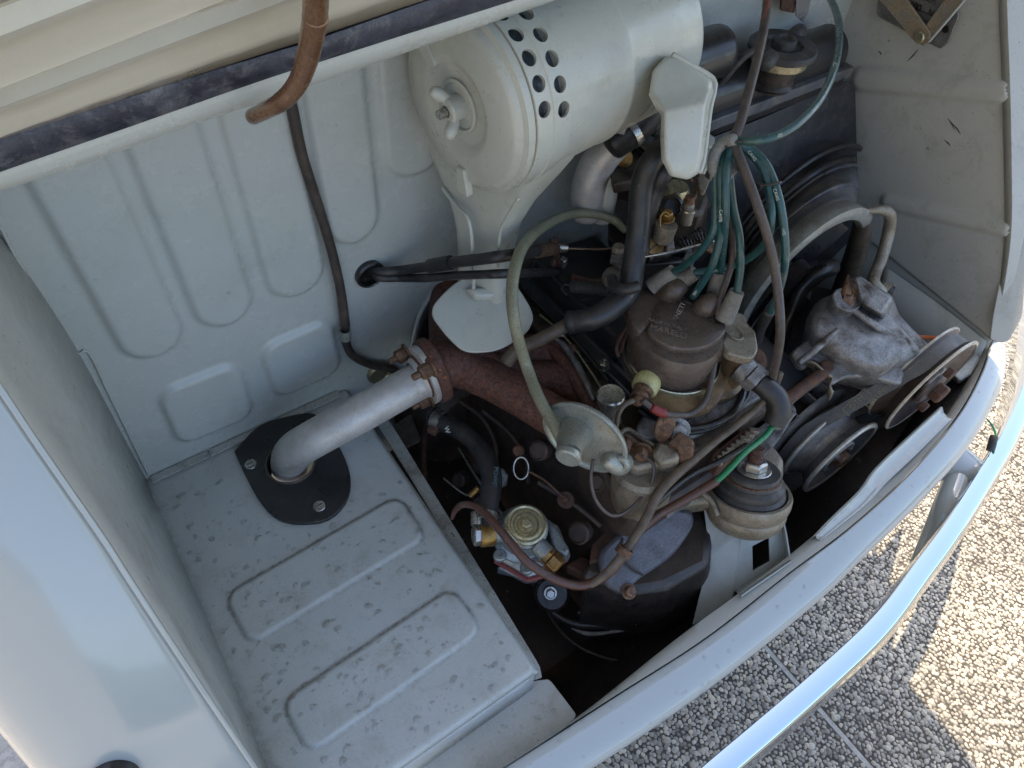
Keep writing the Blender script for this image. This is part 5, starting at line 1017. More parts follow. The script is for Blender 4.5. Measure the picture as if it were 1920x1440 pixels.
# ================================================================== fuel pump
fp = thing('fuel_pump', 'blue grey fuel pump with a gold ringed top, hex bolt and red gasket', 'fuel pump', tuple(P(990, 1010, z=.50)))
fcx = P(986, 984, z=.540); fa_ = Vector((-.02, -.10, 1)).normalized()
lathe('top_cap', fcx, fa_, [(.0225, -.003), (.0235, -.001), (.0235, .001), (.021, .0024), (.0195, .0010), (.018, .0010), (.0165, .0022), (.0145, .0022), (.0125, -.0005), (.010, -.0005), (.009, .001), (.003, .001)], m_gold, fp, 64)
hexbolt('cap_bolt', fcx, fa_, .0062, .007, m_gold, fp, washer=True)
lathe('body', fcx, fa_, [(.034, -.034), (.034, -.028), (.028, -.024), (.026, -.016), (.0245, -.013), (.0255, -.010), (.0255, -.004), (.0235, -.002)], m_pump, fp, 56)
fo = P(985, 1040, z=.505)
hull('flange', [PT([(935, 1030), (965, 1045), (1000, 1058), (1040, 1050), (1062, 1030), (1050, 985), (1010, 960), (950, 975), (925, 1000)], z=.512), PT([(928, 1050), (960, 1068), (990, 1086), (1015, 1078), (1042, 1060), (1065, 1045), (1052, 1000), (1010, 975), (950, 990), (922, 1018)], z=.500)], m_pump, fp, .003, 50)
hull('gasket', [PT([(926, 1052), (960, 1072), (988, 1089), (1017, 1082), (1044, 1064), (1066, 1048), (950, 1000)], z=.4985), PT([(926, 1056), (960, 1076), (988, 1093), (1017, 1086), (1044, 1068), (1066, 1052), (950, 1005)], z=.4955)], m_red2, fp, .0006, 50)
hull('lower_body', [PT([(930, 1062), (960, 1078), (985, 1090), (1010, 1085), (1000, 1040)], z=.492), PT([(930, 1078), (960, 1082), (985, 1096), (1010, 1092), (1000, 1060)], z=.475)], m_pump, fp, .003, 50)
for px in ((937, 1042), (987, 1066), (1052, 1033)):
    s_ = lathe('screw', P(*px, z=.512), Z, [(.0072, -.002), (.0072, .002), (.0058, .0038), (.003, .004)], m_pump, fp, 24)
    build('slot', box_mb(P(*px, z=.5162), D(.8, -.6, 0) * .0045, D(.6, .8, 0) * .0007, Z * .0004), m_gasket, s_, 0)
hull('side_lug', [PT([(1025, 975), (1045, 990), (1068, 1030), (1062, 1042), (1040, 1030)], z=.528), PT([(1025, 990), (1045, 1005), (1072, 1045), (1060, 1058), (1030, 1040)], z=.510)], m_pump, fp, .003, 50)
tube('outlet', [P(1008, 1022, z=.530), P(1026, 1040, z=.528)], .010, m_pump, fp, 20, cap='flat')
oa = (P(1046, 1062, z=.522) - P(1018, 1034, z=.528)).normalized()
lathe('brass_nut', P(1022, 1038, z=.528), oa, [(.0105, 0), (.0105, .006), (.0085, .007), (.0085, .009)], m_brass, fp, 6, 20, .0006)
lathe('brass_nut', P(1031, 1047, z=.526), oa, [(.0110, 0), (.0115, .001), (.0115, .012), (.009, .014), (.004, .014)], m_brass, fp, 6, 20, .0006)
ia = (P(885, 1004, z=.535) - P(940, 1000, z=.530)).normalized()
lathe('inlet', P(945, 998, z=.530), ia, [(.011, 0), (.011, .012)], m_pump, fp, 24)
lathe('banjo', P(926, 1001, z=.531), ia, [(.0125, 0), (.0135, .002), (.0135, .014), (.0125, .016)], m_brass, fp, 36)
lathe('banjo_washer', P(904, 1003, z=.532), ia, [(.0125, 0), (.0128, .0005), (.0128, .002), (.012, .0025)], m_red2, fp, 36)
lathe('banjo_bolt', P(901, 1003, z=.5325), ia, [(.0118, 0), (.0118, .007), (.010, .0085), (.002, .0085)], m_steel, fp, 6, 20, .0006)
tube('hose_spigot', [P(915, 990, z=.538), P(912, 968, z=.541)], .0085, m_rub, fp, 20, cap='flat')
lathe('hose_clamp', P(912, 974, z=.5405), (P(914, 948, z=.541) - P(912, 968, z=.541)), [(.0125, -.004), (.0138, -.004), (.0138, .005), (.0125, .005)], m_steel, fp, 36)
tube('clamp_screw', [P(893, 961, z=.546), P(893, 985, z=.543)], .006, m_steel, fp, 16, cap='flat')
o = hose('fuel_hose', 'ribbed black fuel hose from under the rusty flange down to the pump clamp', [(812, 778, .53), (830, 792, .532), (860, 805, .535), (893, 832, .54), (914, 868, .545), (922, 900, .545), (916, 940, .543), (912, 968, .541)], [.0105, .0112, .0115, .0118, .012, .012, .012, .012], m_rub, n=24)
hd = (P(844, 800, z=.534) - P(806, 782, z=.531)).normalized()
lathe('hose_clamp', P(822, 788, z=.532), hd, [(.0112, -.006), (.0128, -.006), (.0128, .006), (.0112, .006)], m_steel, o, 36)
for k, (a, b) in enumerate(((920, 905), (921, 915), (920, 925), (918, 935), (916, 945))):
    pass
text('hose_print', 'POWERSET', P(927, 905, z=.5575), D(-.12, 1, 0), D(1, .12, 0), .007, m_teal, o, .0001)
text('hose_print', 'W', P(838, 806, z=.548), D(.3, 1, 0), D(1, -.3, 0), .008, m_white, o, .0001)
box('bleed_block', P(815, 802, z=.53), .008, .006, .005, m_rustd, None, rz=.5); bb = bpy.data.objects['bleed_block']; tag(bb, 'small rusty bracket lug under the hose clamp', 'lug')

# ================================================================== small fittings by the distributor
di = thing('vacuum_diaphragm', 'round grey green vacuum diaphragm with a protruding spout held in front of the manifold', 'diaphragm', tuple(P(1093, 822, z=.655)))
dn_ = D(-.56, .70, .62); dcn = P(1095, 822, z=.652)
lathe('dish', dcn, dn_, [(.012, -.012), (.030, -.010), (.044, -.006), (.047, -.002), (.0475, 0), (.0465, .0018), (.0435, .0018), (.041, -.001), (.030, .002), (.012, .004), (.003, .004)], m_diaph, di, 80)
dr = D(.75, .5, .3)
tube('spout', [P(1078, 812, z=.662), P(1070, 835, z=.675), P(1066, 852, z=.683)], [.019, .0135, .012], m_diaph, di, 28, cap='flat')
lathe('spout_end', P(1066, 856, z=.686), D(-.35, .75, .55), [(.0115, -.004), (.0125, -.001), (.0125, .002), (.011, .0035), (.001, .0035)], m_diaph, di, 32)
tube('rod_boss', [P(1140, 860, z=.648), P(1160, 872, z=.64), P(1172, 866, z=.63)], [.010, .011, .009], m_diaph, di, 20)
lathe('lug_ring', P(1163, 870, z=.648), D(-.5, .5, .7), [(.009, -.003), (.0095, 0), (.008, .002), (.005, .002), (.0045, -.001)], m_diaph, di, 24)
pcn = thing('vent_can', 'small shiny zinc vent canister with a flat round top in front of the distributor', 'canister', tuple(P(1143, 770, z=.62)))
pa = (P(1147, 728, z=.668) - P(1140, 790, z=.615)).normalized()
lathe('can', P(1140, 790, z=.622), pa, [(.012, 0), (.0135, .002), (.0138, .030), (.0145, .036), (.0148, .042), (.0135, .044), (.012, .0435), (.001, .0435)], m_steel, pcn, 44)
build('clip', tube_mb([P(1120, 775, z=.635), P(1122, 745, z=.65), P(1126, 730, z=.655)], .002, 8), m_steel, pcn, 50)
sg = thing('oil_sensor', 'brown oil pressure switch with a cracked pale yellow collar', 'sensor', tuple(P(1200, 745, z=.64)))
sa = D(-.5, .75, .5)
lathe('collar', P(1211, 722, z=.655), sa, [(.013, -.010), (.0145, -.006), (.0145, .005), (.0125, .008), (.008, .008)], m_yel, sg, 30)
lathe('body', P(1206, 732, z=.660), sa, [(.0105, -.002), (.0105, .004), (.0085, .005), (.0095, .007), (.0095, .010), (.006, .012), (.006, .017), (.003, .020)], m_rbolt, sg, 20)
o = tube('sensor_wire', [P(1186, 752, z=.67), P(1172, 758, z=.672), P(1160, 775, z=.665), P(1156, 800, z=.65), P(1154, 825, z=.64)], [.0032, .0028, .0025, .0025, .0025], m_tan, None, n=10); tag(o, 'tan wire curling left from the oil switch down past the zinc canister', 'wire')
dw = tube('distributor_wire', [P(1206, 752, z=.665), P(1220, 763, z=.660), P(1236, 773, z=.655), P(1265, 778, z=.65), P(1295, 776, z=.645), P(1318, 758, z=.65), P(1330, 730, z=.655), P(1338, 690, z=.668), P(1342, 660, z=.678)], .0034, m_loom, None, n=12); tag(dw, 'grey wire with a red end looping under the distributor', 'wire')
tube('red_end', [P(1224, 765, z=.6605), P(1236, 772, z=.657), P(1246, 775, z=.655)], .0048, m_red, dw, 12)
of = thing('oil_filter_head', 'tan grimy cast housing with rusty bolts and a round tapered cup below', 'filter head', tuple(P(1200, 880, z=.58)))
hull('casting', [PT([(1158, 850), (1160, 815), (1172, 802), (1186, 806), (1225, 830), (1270, 812), (1280, 845), (1262, 868), (1230, 872), (1190, 882)], z=.615), PT([(1155, 868), (1160, 835), (1172, 822), (1186, 826), (1225, 848), (1275, 835), (1282, 868), (1262, 888), (1230, 892), (1190, 898)], z=.59)], m_alut, of, .005, 50)
lathe('cup', P(1198, 935, z=.545), (P(1200, 862, z=.598) - P(1192, 915, z=.555)).normalized(), [(.025, -.012), (.029, -.008), (.032, .004), (.0335, .022), (.034, .045), (.030, .05)], m_alut, of, 56)
for px in ((1174, 827), (1205, 842)):
    hexbolt('rusty_bolt', P(*px, z=.622), D(-.35, .7, .7), .0078, .012, m_rbolt, of)
tube('casting_rib', PT([(1160, 850), (1163, 815), (1178, 805), (1200, 820), (1225, 835)], z=.618), .003, m_alut, of, 10)
hull('casting_block', [PT([(1222, 850), (1235, 828), (1268, 830), (1275, 862), (1240, 872)], z=.632), PT([(1222, 865), (1235, 843), (1268, 845), (1275, 878), (1240, 888)], z=.60)], m_alut, of, .004, 50)
hull('pale_pad', [PT([(1195, 795), (1205, 778), (1232, 790), (1245, 815), (1215, 825), (1190, 812)], z=.622), PT([(1195, 805), (1205, 788), (1232, 800), (1245, 830), (1215, 840), (1190, 830)], z=.60)], m_alu, of, .003, 50)
hexbolt('big_bolt', P(1268, 806, z=.632), D(-.1, .4, .9), .011, .010, m_alu, of)
lathe('bolt_washer', P(1246, 802, z=.640), D(-.2, .2, 1), [(.0135, -.002), (.014, 0), (.012, .0015), (.002, .002)], m_rbolt, of, 28, sx=1.2, sy=.75)
bk = hull('rust_bracket', [PT([(1252, 830), (1275, 808), (1302, 826), (1300, 838), (1276, 842)], z=.640), PT([(1256, 855), (1278, 835), (1303, 850), (1300, 872), (1278, 880)], z=.607)], m_rbolt, None, .002, 40); tag(bk, 'rust brown folded bracket gripping the cable loom beside the cast housing', 'bracket')
hull('rear_boss', [PT([(1060, 1060), (1090, 1040), (1110, 1050), (1100, 1080)], z=.47), PT([(1060, 1075), (1090, 1055), (1110, 1065), (1100, 1095)], z=.45)], m_rustd, eng, .003, 50)
for pxs, zz, nm in (([(1452, 700), (1475, 740), (1495, 770), (1470, 810), (1430, 860), (1385, 870), (1400, 820), (1450, 780)], .575, m_alu), ([(1330, 855), (1400, 800), (1415, 812), (1350, 880)], .595, m_rustd)):
    plate('side_casting', pxs, nm, eng, z=zz, th=.02, bevel=.003, r=.2)
for i in range(9):
    a = 1345 + i * 8.5; b = 868 - i * 7.5
    box('ribbed_edge', P(a, b, z=.598), .003, .0055, .003, m_alut, eng, rz=.9, bevel=.001)
hexbolt('round_bolt', P(1412, 676, z=.640), D(.1, -.2, 1), .012, .010, m_rustd, eng)
ts = thing('temperature_sender', 'pale alloy threaded sender with a black rubber elbow boot', 'sender', tuple(P(1415, 710, z=.63)))
tube('fitting', [P(1388, 688, z=.650), P(1405, 702, z=.648)], [.016, .0145], m_alu, ts, 26, cap='flat')
ta = (P(1428, 722, z=.643) - P(1400, 697, z=.650)).normalized()
lathe('hex', P(1403, 700, z=.6485), ta, [(.0165, 0), (.0165, .012), (.014, .014)], m_alu, ts, 6, 20, .0008)
tube('neck', [P(1415, 712, z=.645), P(1428, 722, z=.643)], .008, m_gasket, ts, 16)
tube('elbow_boot', [P(1422, 716, z=.647), P(1440, 730, z=.643), P(1455, 747, z=.636), P(1460, 770, z=.625), P(1450, 795, z=.612)], [.0115, .0125, .0135, .0135, .0115], m_rub, ts, 26, cap='flat')
plate('rear_plate', [(1462, 745), (1490, 765), (1494, 775), (1470, 800), (1450, 800)], m_alu, ts, z=.60, th=.006, r=.2)
# wires along the rear of the engine
gw = tube('green_wire', [P(1448, 800, z=.614), P(1436, 816, z=.612), P(1420, 830, z=.612), P(1395, 850, z=.613), P(1372, 875, z=.610), P(1352, 895, z=.605), P(1340, 904, z=.602)], .0033, m_green, None, n=14); tag(gw, 'bright green wire crossing the engine mount', 'wire')
bw = tube('brown_cable', [P(*q[:2], z=q[2]) for q in [(1343, 902, .6015), (1310, 922, .594), (1270, 945, .585), (1230, 968, .575), (1200, 995, .567), (1180, 1025, .56), (1162, 1052, .553), (1140, 1075, .547), (1112, 1092, .542), (1085, 1098, .540), (1050, 1090, .545), (1015, 1072, .552), (985, 1050, .560), (955, 1015, .566), (930, 985, .568), (905, 958, .565), (885, 947, .560), (865, 947, .555), (853, 958, .545), (848, 972, .53)]], [.0048] * 5 + [.005] * 4 + [.0048] * 5 + [.0045, .0042, .004, .0038, .003, .002], m_bcab, None, n=16); tag(bw, 'long brown sheathed cable sweeping past the fuel pump and up to the green wire', 'cable')
lw = tube('tan_cable', [P(*q[:2], z=q[2]) for q in [(1462, 700, .655), (1452, 725, .64), (1430, 755, .632), (1390, 790, .625), (1345, 825, .620), (1300, 862, .618), (1262, 895, .610), (1235, 925, .600), (1215, 965, .588), (1195, 1000, .577), (1170, 1035, .567), (1150, 1060, .558), (1125, 1085, .548), (1108, 1096, .542)]], [.0042] * 5 + [.005, .0055, .0054, .0052, .005, .0047, .0045, .0043, .004], m_tan, None, n=16); tag(lw, 'tan grimy cable loom running diagonally along the engine beside the mount', 'cable')
lathe('cable_clip', P(1170, 1033, z=.570), (P(1160, 1048, z=.562) - P(1180, 1018, z=.574)), [(.0075, -.004), (.0088, -.004), (.0088, .004), (.0075, .004)], m_rbolt, lw, 20)
o = tube('black_cable', [P(*q[:2], z=q[2]) for q in [(1400, 835, .60), (1350, 865, .600), (1300, 888, .600), (1262, 915, .596), (1230, 945, .59), (1200, 985, .575)]], .0036, m_gasket, None, n=12); tag(o, 'thin black cable lying below the tan loom', 'cable')
o = tube('thin_wire', [P(*q[:2], z=q[2]) for q in [(1112, 862, .64), (1108, 900, .625), (1116, 935, .61), (1135, 960, .598), (1155, 967, .592), (1180, 955, .59), (1205, 930, .59), (1222, 905, .60), (1226, 875, .612), (1218, 862, .62), (1206, 855, .628)]], .0018, m_loom, None, n=8); tag(o, 'thin grey wire hanging in a loop below the diaphragm', 'wire')
o = tube('thin_cable_wire', [P(832, 897, z=.46), P(868, 925, z=.47), P(885, 930, z=.475)], .0012, m_steel, None, n=6); tag(o, 'fine steel wire in the dark gap beside the ledge', 'wire')
tube('ferrule', [P(882, 930, z=.476), P(898, 914, z=.485)], .0042, m_brass, o, 12, cap='flat')
o = tube('brake_line', [P(800, 790, z=.44), P(795, 830, z=.44), P(795, 880, z=.44), P(800, 930, z=.44), P(812, 980, z=.43)], .0038, m_rustd, None, n=10); tag(o, 'rusty thin pipe dropping down beside the ledge edge', 'pipe')
o = tube('long_rod', [P(860, 840, z=.42), P(900, 905, z=.43), P(945, 970, z=.44), P(975, 1015, z=.42), P(1000, 1060, z=.40), P(1008, 1085, z=.39)], .0022, m_steel, None, n=8); tag(o, 'thin bare rod passing behind the fuel pump', 'rod')

# ================================================================== control cables from the bulkhead hole
gr = lathe('grommet', hole + Vector((0, -.002, 0)), -Y, [(.0175, -.004), (.0175, .003), (.0155, .005), (.0135, .004), (.0130, -.012), (.012, -.03), (.0005, -.031)], m_gasket, None, 36); tag(gr, 'black rubber grommet in the bulkhead with two cables coming through', 'grommet')
ck = thing('throttle_cable', 'upper black control cable ending in a brass sleeve on the small bracket', 'cable', tuple(hole))
CA = [hole + Vector((.0, .03, .002)), P(706, 508, y=.562), P(750, 507, y=.548), P(800, 500, y=.52), P(850, 492, y=.488), P(900, 486, y=.458), P(950, 479, y=.440), P(1012, 470, y=.470)]
tube('sheath', CA, [.0045, .0055, .0055, .0055, .006, .006, .0062, .0062], m_rub, ck, 18)
tube('brass_sleeve', [P(1006, 471, y=.468), P(1040, 466, y=.492)], .0078, m_rbolt, ck, 20, cap='flat')
tube('end_nut', [P(1046, 465, y=.490), P(1061, 465, y=.488)], .0052, m_steel, ck, 16, cap='flat')
tube('inner_wire', [P(1060, 466, y=.488), P(1100, 467, y=.480), P(1130, 467, y=.472), P(1157, 464, y=.465)], .0015, m_copper, ck, 8)
ck2 = thing('choke_cable', 'lower ribbed black control cable below the upper one, ending at the bracket', 'cable', tuple(hole))
CB = [hole + Vector((.003, .03, -.006)), P(705, 518, y=.56), P(750, 521, y=.548), P(800, 521, y=.515), P(850, 517, y=.485), P(900, 515, y=.455), P(950, 513, y=.435), P(1046, 510, y=.485)]
tube('sheath', CB, [.004, .0048, .0048, .0048, .0048, .0048, .005, .005], m_rub, ck2, 16)
rib = MB(); cc = catmull(CB[6:], .0024)
for i in range(1, len(cc) - 1): lathe_mb(cc[i], cc[i + 1] - cc[i - 1], [(.0048, -.0007), (.0058, 0), (.0048, .0007)], 12, rib)
build('ribbing', rib, m_rub, ck2, 50)
tube('end_nut', [P(1060, 508, y=.488), P(1075, 507, y=.486)], .0045, m_steel, ck2, 14, cap='flat')
tube('inner_wire', [P(1075, 507, y=.486), P(1120, 498, y=.474), P(1160, 489, y=.462)], .0011, m_steel, ck2, 6)
o = tube('cable_clamp_band', [P(806, 499, y=.516), P(845, 492, y=.491)], .0078, m_rub, ck, 18, cap='flat')
bkt = thing('cable_bracket', 'thin rusty bracket plate holding both control cables and a coil spring', 'bracket', tuple(P(1045, 500, y=.49)))
build('plate', plate_mb(rnd([P(1036, 448, y=.492), P(1046, 450, y=.490), P(1054, 520, y=.486), P(1050, 542, y=.485), P(1044, 540, y=.486), P(1042, 510, y=.490)], .2), Vector((-.6, -.7, .1)), .006), m_rustd, bkt, 30, .0006)
tube('second_leaf', [P(1032, 450, y=.494), P(1040, 480, y=.492), P(1044, 510, y=.490), P(1044, 538, y=.488)], .0016, m_rustd, bkt, 8)
box('nut', P(1056, 492, y=.485), .004, .004, .006, m_steel, bkt, rz=.3); box('nut', P(1037, 493, y=.487), .003, .003, .004, m_rbolt, bkt, rz=.3)
tube('lower_strap', [P(1075, 520, z=.655), P(1120, 530, z=.655), P(1170, 510, z=.66)], .005, m_rustd, bkt, 12)
sp = thing('return_spring', 'dark coil spring lying under the control cables', 'spring', tuple(P(1105, 540, z=.66)))
sa0, sa1 = P(1072, 537, z=.662), P(1142, 543, z=.672); sdn = (sa1 - sa0); u_, v_ = frame(sdn)
tube('coil', [sa0 + sdn * (k / 200) + (u_ * math.cos(k * .6) + v_ * math.sin(k * .6)) * .0068 for k in range(201)], .0011, m_rubg, sp, 6, smooth=False)
tube('core', [sa0, sa1], .0052, m_gasket, sp, 12)
tube('hook', [sa0, P(1058, 533, z=.662), P(1053, 543, z=.66), P(1062, 552, z=.66)], .0013, m_rubg, sp, 8)
o = tube('throttle_rod', [P(1205, 482, z=.742), P(1250, 474, z=.744), P(1300, 462, z=.746), P(1338, 452, z=.748)], .0014, m_steel, None, n=8); tag(o, 'straight thin steel throttle rod passing under the teal leads', 'rod')
o = lathe('rod_end', P(1332, 464, z=.746), D(.2, .3, 1), [(.0065, -.004), (.007, 0), (.0055, .003), (.003, .003)], m_rbolt, None, 16); tag(o, 'coppery pinch bolt at the end of the throttle rod', 'bolt')
wc = thing('wire_clamp', 'pair of pale alloy wire clamps left of the tall black hose', 'clamp', tuple(P(1160, 480, z=.7)))
lathe('clamp', P(1160, 465, z=.71), Z, [(.007, -.008), (.0075, .0), (.006, .003)], m_alut, wc, 18); box('block', P(1160, 487, z=.70), .006, .008, .007, m_alu, wc, rz=.2)
plate('rocker_plate', [(1128, 515), (1140, 500), (1175, 498), (1180, 520), (1150, 536), (1135, 530)], m_alut, wc, z=.69, th=.006, r=.3)

# black taped loom down the bulkhead with its metal clip
lm = tube('wiring_loom', PY([(540, 175), (548, 205), (556, 245), (566, 290), (580, 335), (596, 385), (612, 435), (627, 490), (638, 540), (645, 590), (648, 622), (650, 645), (660, 665), (680, 678), (705, 686), (730, 690), (750, 700)], .5605), [.0052] * 9 + [.0055, .0060, .0052, .005, .005, .0055, .0058, .005], mat('taped_loom', (.035, .026, .022), (.06, .045, .036), 60, rough=.5, bump=.5, dirt=(.16, .13, .10), dsc=40, damt=.6), None, n=16); tag(lm, 'dark brown taped wiring loom running down the ribbed bulkhead', 'wiring loom')
cl = P(647, 626, y=.553); lathe('clip', cl, P(648, 640, y=.553) - P(646, 610, y=.553), [(.0062, -.007), (.0072, -.007), (.0072, .007), (.0062, .007)], m_diaph, lm, 20)
o = lathe('wall_plug', P(712, 700, y=.566), -Y, [(.017, -.004), (.0175, .001), (.0155, .0035), (.013, .001), (.002, .001)], m_gold, None, 40, ref=Z); tag(o, 'olive round plug in the bulkhead behind the silver pipe', 'plug')
# wheel arch edge beside the flap
sheet('arch_lip', [[P(a, b, z=c) for a, b, c in ((832, 528, .62), (806, 560, .60), (786, 600, .575), (776, 650, .55))], [P(a, b, z=c) for a, b, c in ((850, 535, .60), (826, 570, .58), (804, 610, .555), (800, 650, .53))]], m_rub, body, 30, .006)
sheet('arch_panel', [[P(a, b, z=c) for a, b, c in ((826, 522, .622), (800, 555, .602), (780, 598, .577), (768, 652, .55))], [P(a, b, z=c) for a, b, c in ((832, 530, .62), (806, 562, .60), (786, 602, .575), (775, 652, .548))]], m_paint, body, 30, .002)

# ================================================================== identification plate and rusty hinge arms on the right wall
pl = thing('stamped_plate', 'grey stamped metal data plate fixed at the top right wall behind rusty arms', 'data plate', tuple(P(1720, 50, x=.985)))
pn_ = -X
plate('plate', [(1645, 0), (1644, 30), (1700, 60), (1762, 92), (1776, 82), (1798, 30), (1790, 5), (1760, -60), (1680, -60)], m_plate, pl, p0=Vector((.988, 0, 0)), n=pn_, th=.002, r=.15)
t_o = lambda a, b: onplane(a, b, Vector((.9868, 0, 0)), pn_)
tx = (t_o(1740, 40) - t_o(1700, 20)); ty = (t_o(1700, 20) - t_o(1692, 40))
for s, a, b, sz in (('100', 1716, 12, .012), ('N', 1745, 24, .010), ('BOTI', 1744, 2, .007)):
    text('plate_lettering', s, t_o(a, b), tx, ty, sz, m_oily, pl, .0002)
for (a, b), (c, d_) in (((1690, 18), (1745, 44)), ((1700, 8), (1752, 32))):
    tube('plate_line', [t_o(a, b), t_o(c, d_)], .0004, m_oily, pl, 6, smooth=False)
lathe('plate_hole', t_o(1773, 55), -X, [(.0042, 0), (.0042, .0006), (.001, .0006)], m_gasket, pl, 16)
ha = thing('hinge_stay', 'pair of rusty pale metal arms riveted in a V over the data plate', 'hinge arm', tuple(P(1723, 72, x=.965)))
plate('arm', [(1645, -5), (1672, -40), (1744, 62), (1742, 78), (1730, 86), (1714, 78)], m_lbr, ha, p0=Vector((.970, 0, 0)), n=pn_, th=.003, r=.15)
plate('arm', [(1736, 48), (1770, 0), (1830, -60), (1850, -50), (1742, 76)], m_lbr, ha, p0=Vector((.974, 0, 0)), n=pn_, th=.003, r=.15)
tube('arm_edge', [onplane(a, b, Vector((.968, 0, 0)), pn_) for a, b in ((1742, 78), (1780, 34), (1812, -4), (1850, -50))], .0016, m_paint, ha, 8, smooth=False)
lathe('rivet', onplane(1724, 70, Vector((.966, 0, 0)), pn_), -X, [(.0065, 0), (.007, .001), (.006, .0025), (.003, .0028)], m_gold, ha, 24)

# ================================================================== bumper
bmp = thing('bumper', 'curved chrome rear bumper wrapping round below the pale body', 'bumper', (.5, -.03, .38))
bin_ = [(1180, 1560), (1315, 1440), (1499, 1284), (1637, 1157), (1720, 1050), (1774, 978), (1845, 868), (1890, 790), (1925, 700), (1945, 600), (1955, 480)]
BZ = .405
Bi = resample(PT(bin_, z=BZ), 90)
nrmB = []
for i in range(90):
    t = (Bi[min(i + 1, 89)] - Bi[max(i - 1, 0)]).normalized(); nrmB.append(Vector((t.y, -t.x, 0)))
if nrmB[10].y > 0: nrmB = [-n_ for n_ in nrmB]
prof = [(.006, -.085), (.004, -.06), (.001, -.03), (.0002, -.001), (.0006, 0), (.004, -.0008), (.012, -.0030), (.020, -.0060), (.0235, -.0080), (.0250, -.0105), (.0256, -.0125), (.0262, -.0145), (.0280, -.018), (.0305, -.026), (.0315, -.038), (.0310, -.052), (.028, -.066), (.024, -.080)]
build('blade', loft_mb([[p + n_ * a + Z * b for p, n_ in zip(Bi, nrmB)] for a, b in prof]), m_chrome, bmp, 60, solid=.0015)
lath = MB()
arm0, arm1 = P(1800, 852, z=.44), P(1835, 905, z=.41)
tube('bumper_arm', [P(1750, 838, z=.385), P(1795, 876, z=.372), P(1830, 903, z=.36)], [.031, .031, .029], m_skin, bmp, 32, cap='flat')
tube('bumper_strut', [P(1795, 890, z=.375), P(1775, 950, z=.365), P(1752, 1010, z=.33), P(1722, 1080, z=.29)], [.016, .018, .018, .017], m_skin, bmp, 24, cap='flat')
o = tube('lamp_wire', [P(1848, 783, z=.44), P(1862, 800, z=.43), P(1868, 825, z=.42), P(1862, 850, z=.41)], [.0012, .0014, .0016, .0016], m_green, None, n=8); tag(o, 'thin green lamp wire behind the bumper end', 'wire')
tube('wire_sleeve', [P(1864, 818, z=.42), P(1856, 845, z=.41)], .0055, m_rub, o, 12, cap='flat')
# tail lamp at lower left on the fender
bpy.context.view_layer.update()
def surf(ob, px, py):
    ev = ob.evaluated_get(bpy.context.evaluated_depsgraph_get()); r_ = Vector(ray(px, py)); ok, loc, nr, ix = ev.ray_cast(ev.matrix_world.inverted() @ Vector(EYE), ev.matrix_world.inverted().to_3x3() @ r_)
    return (ev.matrix_world @ loc, nr) if ok else (P(px, py, z=.8), Z)
lf = bpy.data.objects['left_fender']; lc, ln = surf(lf, 213, 1434)
if ln.dot(Vector(EYE) - lc) < 0: ln = -ln
lc = lc + D(0, 1, 0) * .014
tl = thing('filler_cap', 'black round fitting at the bottom left edge of the pale fender', 'cap', tuple(lc))
lathe('rubber', lc, ln, [(.017, -.02), (.0175, .003), (.016, .006), (.013, .007), (.011, .005), (.001, .006)], m_gasket, tl, 40)

# grime shelf at the right corner
hull('corner_lump', [PT([(1785, 700), (1828, 660), (1838, 672), (1820, 700), (1800, 715)], z=.49), PT([(1780, 705), (1828, 665), (1842, 680), (1820, 712), (1795, 722)], z=.46)], m_grimyp, body, .004, 50)
sheet('right_shelf', [PT([(1700, 860), (1780, 775), (1835, 690), (1852, 640)], z=.484), PT([(1660, 880), (1740, 780), (1800, 700), (1840, 640)], z=.44), PT([(1640, 900), (1700, 800), (1770, 700), (1830, 630)], z=.37)], m_tray, body, 30, .002)
# fan belt side splash wall low at right
sheet('lower_wall', [[P(1660, 500, x=.998), P(1760, 570, x=.998), P(1850, 640, x=.998)], [P(1650, 560, x=.990), P(1750, 640, x=.990), P(1830, 690, x=.990)], [Vector((.985, .50, .36)), Vector((.985, .30, .36)), Vector((.985, .12, .36))]], m_wall, body, 20, .0015)

# ================================================================== clipped hedge behind the photographer (seen only as the green line in the chrome)
m_hedge = mat('hedge_leaves', (.03, .06, .018), (.06, .10, .03), 9, rough=.7, bump=.3, grain=.5, gsc=12)
hg = thing('hedge', 'clipped green hedge across the yard mirrored in the chrome bumper', 'hedge', (0, -9, 0))
hv, hf_ = [], []
for i in range(61):
    for j, (a, b) in enumerate(((-8.4, 0), (-8.3, .5), (-8.3, 1.0), (-8.5, 1.45), (-9.0, 1.5), (-9.5, 1.45), (-9.6, 0))):
        hv.append((-12 + i * .4, a + random.uniform(-.08, .08), b + random.uniform(-.07, .07) * (b > 0)))
for i in range(60):
    for j in range(6): hf_.append((i * 7 + j, i * 7 + j + 1, i * 7 + j + 8, i * 7 + j + 7))
build('foliage', MB().add(hv, hf_), m_hedge, hg, 0)
gw_ = thing('sky_block_wall', 'cream wall added out of view left of the car, cutting sky and reflecting in the fender', 'wall', (-3.6, -1, 0))  # unseen wall, added to block sky and give the left fender a reflection
m_gw = mat('cream_render', (.55, .50, .40), (.50, .45, .36), 3, rough=.9)
box('wall', (-3.6, -1, 1.35), .12, 7, 1.35, m_gw, gw_, bevel=.01); box('coping', (-3.6, -1, 2.746), .2, 7.05, .045, m_joint, gw_, bevel=.01)
